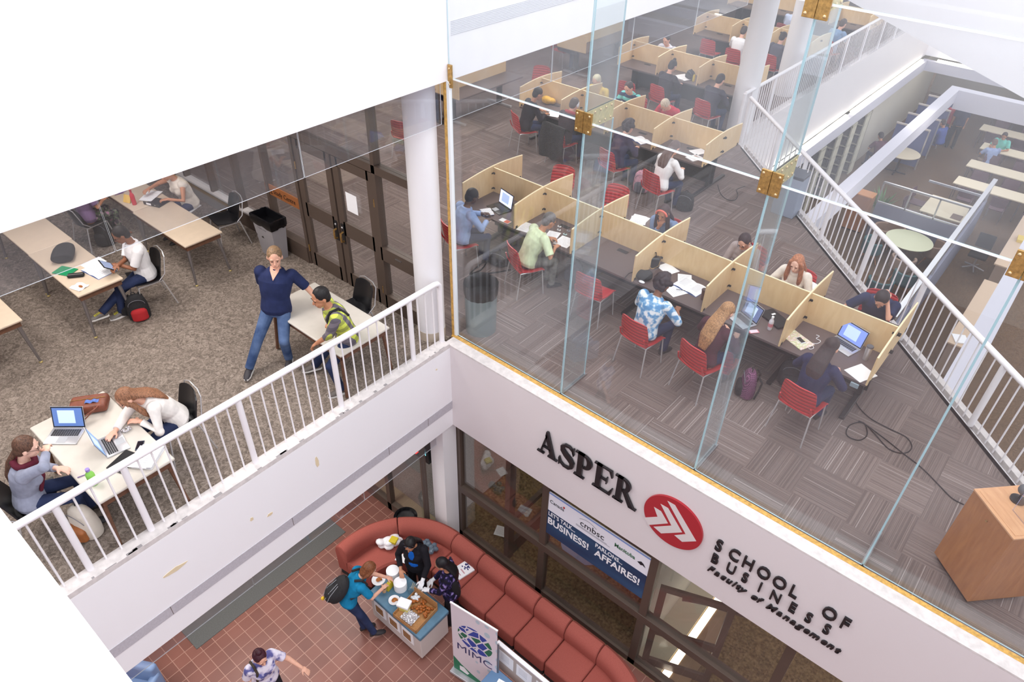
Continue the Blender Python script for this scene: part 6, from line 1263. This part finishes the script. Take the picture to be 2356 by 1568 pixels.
def lounge_chair(label, p, yaw, mm):
    t = thing('lounge_chair', label, 'lounge chair', p, yaw); b = B(); b.grid(lambda u, v: (.3 * cos(pi * (u * 1.3 - .15)), -.26 * sin(pi * (u * 1.3 - .15)) , .38 + .36 * v), 14, 5, .07); remesh(b, 'shell', mm, t, .022, 3); B().lathe([(.26, .34), (.28, .38), (.26, .43)], seg=24).obj('seat', mm, t, True)
    for k in range(4): B().tube([(.1 * cos(k * 1.57 + .8), .1 * sin(k * 1.57 + .8), .34), (.26 * cos(k * 1.57 + .8), .26 * sin(k * 1.57 + .8), 0)], .014).obj('leg', M('beech', (196, 132, 80), .5), t, True)
for i, (x, y, a, mm, s_) in enumerate(((2.3, 15.9, -1.2, taupe_, 'taupe lounge chair left of the pale green round table'), (3.75, 15.9, 1.4, taupe_, 'taupe lounge chair right of the pale green round table'), (3.3, 14.5, .2, taupe_, 'taupe lounge chair in front of the pale green round table'), (3.6, 13.8, .6, teal_, 'teal lounge chair nearest the diagonal railing'), (2.35, 14.9, -.9, teal_, 'teal lounge chair at the near left of the round table'), (3.2, 12.9, .3, teal_, 'teal lounge chair by the slatted bench'), (2.5, 16.2, 2.6, taupe_, 'taupe lounge chair tucked behind the round table'))): lounge_chair(s_, (x, y, ZL), a, mm)
t = thing('partition', 'grey glazed office partition around the big cream table', 'partition', (1.73, 16.55, ZL)); B().box(0, -.04, 0, 2.4, .04, 1.1).box(2.36, 0, 0, 2.44, 2.6, 1.1).obj('panel', greyp, t); B().box(0, -.03, 1.1, 2.4, .03, 1.14).box(.9, 1.55, 1.5, 2.5, 1.6, 1.56).obj('top_cap', silver, t)
B().box(0, -.005, 1.14, 2.4, .005, 1.7).obj('pane', glassr, t)
for x in (0, .8, 1.6, 2.38): B().box(x - .02, -.03, 1.1, x + .02, .03, 1.75).obj('post', silver, t)
B().box(0, -.03, 1.72, 2.4, .03, 1.77).obj('head_rail', silver, t)
t = thing('partition', 'long grey glazed partition running along the aisle toward the railing', 'partition', (4.2, 9.6, ZL)); B().box(-.04, 0, 0, .04, 9.4, 1.1).obj('panel', greyp, t); B().box(-.06, 0, 1.72, .06, 9.4, 1.8).obj('head_rail', silver, t); B().box(-.005, 0, 1.1, .005, 9.4, 1.72).obj('pane', glassr, t)
for k in range(6): B().box(-.03, k * 1.85, 1.1, .03, k * 1.85 + .05, 1.75).obj('post', silver, t)
t = thing('office_table', 'big cream table with a brown mat inside the grey partition', 'table', (2.75, 17.7, ZL)); B().box(0, 0, .7, 1.3, 1.45, .74, .01).obj('tabletop', cream, t); B().box(.85, .1, .74, 1.15, .5, .745).obj('brown_mat', M('brown_mat', (120, 100, 90), .7), t)
for x in (.08, 1.22):
    for y in (.08, 1.37): B().tube([(x, y, 0), (x, y, .7)], .025).obj('leg', steel, t)
for i, (x, y) in enumerate(((2.45, 18.0), (2.45, 18.9))): dup(h0, (x, y, ZL), -pi / 2, ['dark office chair at the near left of the big cream table', 'dark office chair at the far left of the big cream table'][i])
t = thing('cabinet', 'orange-brown wooden cabinet beside the ring beam in the lower hall', 'cabinet', (1.0, 16.4, ZL)); B().box(0, 0, .05, .6, .42, 1.2).obj('body', oak, t); B().box(-.01, -.01, 1.2, .61, .43, 1.23).obj('top', M('cab_top', (224, 152, 92), .5), t); B().box(.03, .03, 0, .57, .39, .05).obj('plinth', blackm, t)
t = thing('potted_plant', 'leafy green pot plant behind the wooden cabinet', 'plant', (1.75, 17.2, ZL)); B().lathe([(.12, 0), (.16, .3), (.15, .3), (.11, .04)], seg=20).obj('pot', M('pot_grey', (120, 116, 112), .6), t, True); b = B(); rr = random.Random(4)
for i in range(70):
    a = rr.uniform(0, 6.28); l = rr.uniform(.25, .5); z0 = .3; z1 = rr.uniform(.7, 1.35); w_ = .03
    p0 = Vector((0, 0, z0)); p2 = Vector((cos(a) * l, sin(a) * l, z1)); sd = Vector((-sin(a), cos(a), 0)) * w_; mid = p0.lerp(p2, .6) + Vector((0, 0, .12))
    vs = [b.b.verts.new(v) for v in (p0, mid - sd, p2, mid + sd)]; b.b.faces.new(vs)
b.obj('leaves', M('leaf_green', (96, 140, 88), .6, noise=.15), t)
for i, (y0, y1) in enumerate(((10.9, 14.46), (15.5, 19.2))):
    t = thing('service_counter', ['nearer', 'farther'][i] + ' length of the pale wood service counter in the lower hall', 'counter', (5.28, y0, ZL)); B().box(0, 0, .86, .55, y1 - y0, .9, .005).obj('countertop', M('pale_wood', (206, 180, 156), .5), t); B().box(.05, .02, 0, .5, y1 - y0 - .02, .86).obj('body', M('counter_body', (150, 130, 116), .6), t)
t = thing('office_chair', 'black swivel chair on a chrome star base by the service counter', 'chair', (4.8, 16.6, ZL)); B().box(-.24, -.24, .44, .24, .24, .52, .03).obj('seat', blackm, t, True); B().box(-.22, .2, .6, .22, .26, 1.05, .03).obj('backrest', blackm, t, True); B().tube([(0, 0, .1), (0, 0, .44)], .03).obj('column', chrome, t, True)
for k in range(5): B().tube([(0, 0, .12), (.3 * cos(k * 1.257), .3 * sin(k * 1.257), .05)], .02, 8).obj('star_arm', chrome, t, True)
sheets('paper_pile', 'cream folder of papers at the end of the nearer service counter', 'papers', Vector((5.5, 11.2, ZL + .902)), .5, .3, .34, n=2, h=.01, lines=False); sheets('file_tray', 'yellow and white file stack on the farther service counter', 'files', Vector((5.6, 17.4, ZL + .902)), .1, .3, .34, n=4, h=.02, col=M('file_yellow', (220, 190, 90), .6), lines=False)
for i in range(4):
    y = 16.4 + i * 1.35; t = thing('bookcase', 'cream steel bookcase, ' + ords[i] + ' from the railing side under the slab', 'bookcase', (-1.6, y, ZL)); cs = M('cream_steel', (206, 202, 184), .5)
    b = B().box(0, 0, 0, .04, .45, 2.2).box(1.3, 0, 0, 1.34, .45, 2.2).box(.65, 0, 0, .69, .45, 2.2)
    for k in range(7): b.box(0, 0, .08 + k * .34, 1.34, .45, .1 + k * .34)
    b.obj('frame', cs, t)
    b = B(); rr = random.Random(i)
    for k in range(6):
        x = .06
        while x < 1.25:
            w_ = rr.uniform(.03, .06); b.box(x, .08, .1 + k * .34, x + w_ * .9, .36, .1 + k * .34 + rr.uniform(.2, .28)); x += w_
    tag(b.obj('shelved_books', M('book_grey', (96, 92, 96), .7, noise=.3, nscale=25), t), None, None, kind='stuff')
tag(B().box(-.44, 20.55, ZL + 1.75, -.40, 21.0, ZL + 1.95).obj('green_notice', M('notice_green', (110, 226, 96), .6)), 'bright green notice on the wall beyond the bookcases', 'notice')
struct('wall_lower_left', B().box(-.7, 21.8, ZL, -.45, 30, -2.05), M('warm_wall', (206, 200, 188), .7))
struct('wall_lower_back', B().box(-.7, 32, ZL, 16, 32.2, -2.05), MATS['warm_wall'])
for i, (x, y) in enumerate(((2, 20), (5, 26), (3, 13), (7, 16), (1, 27))): area('hall_lamp', (x, y, -1.2), 1.5, 1.5, 18, (1, .95, .88))
# lower stair by the diagonal railing
t = thing('stair', 'grey stair flight below the diagonal railing at the right', 'stair', (6.3, 7.4, ZL)); 
for k in range(9): B().box(0, -k * .32, -.0 + k * .17, 3.6, -k * .32 + .34, k * .17 + .17).obj('step', M('stair_grey', (140, 138, 136), .6), t); B().box(0, -k * .32 - .005, k * .17 + .15, 3.6, -k * .32 + .02, k * .17 + .175).obj('nosing', M('nosing_dark', (70, 70, 74), .5), t)
t = thing('recycling_bin', 'blue-grey recycling bin with a dark slot top, beside the diagonal railing', 'bin', G(1806, 488, 0)); B().box(-.22, -.2, 0, .22, .2, .78, .02).obj('body', M('bin_blue_grey', (146, 156, 176), .5), t); B().box(-.23, -.21, .78, .23, .21, .84, .01).obj('lid', M('bin_lid', (70, 76, 88), .4), t)
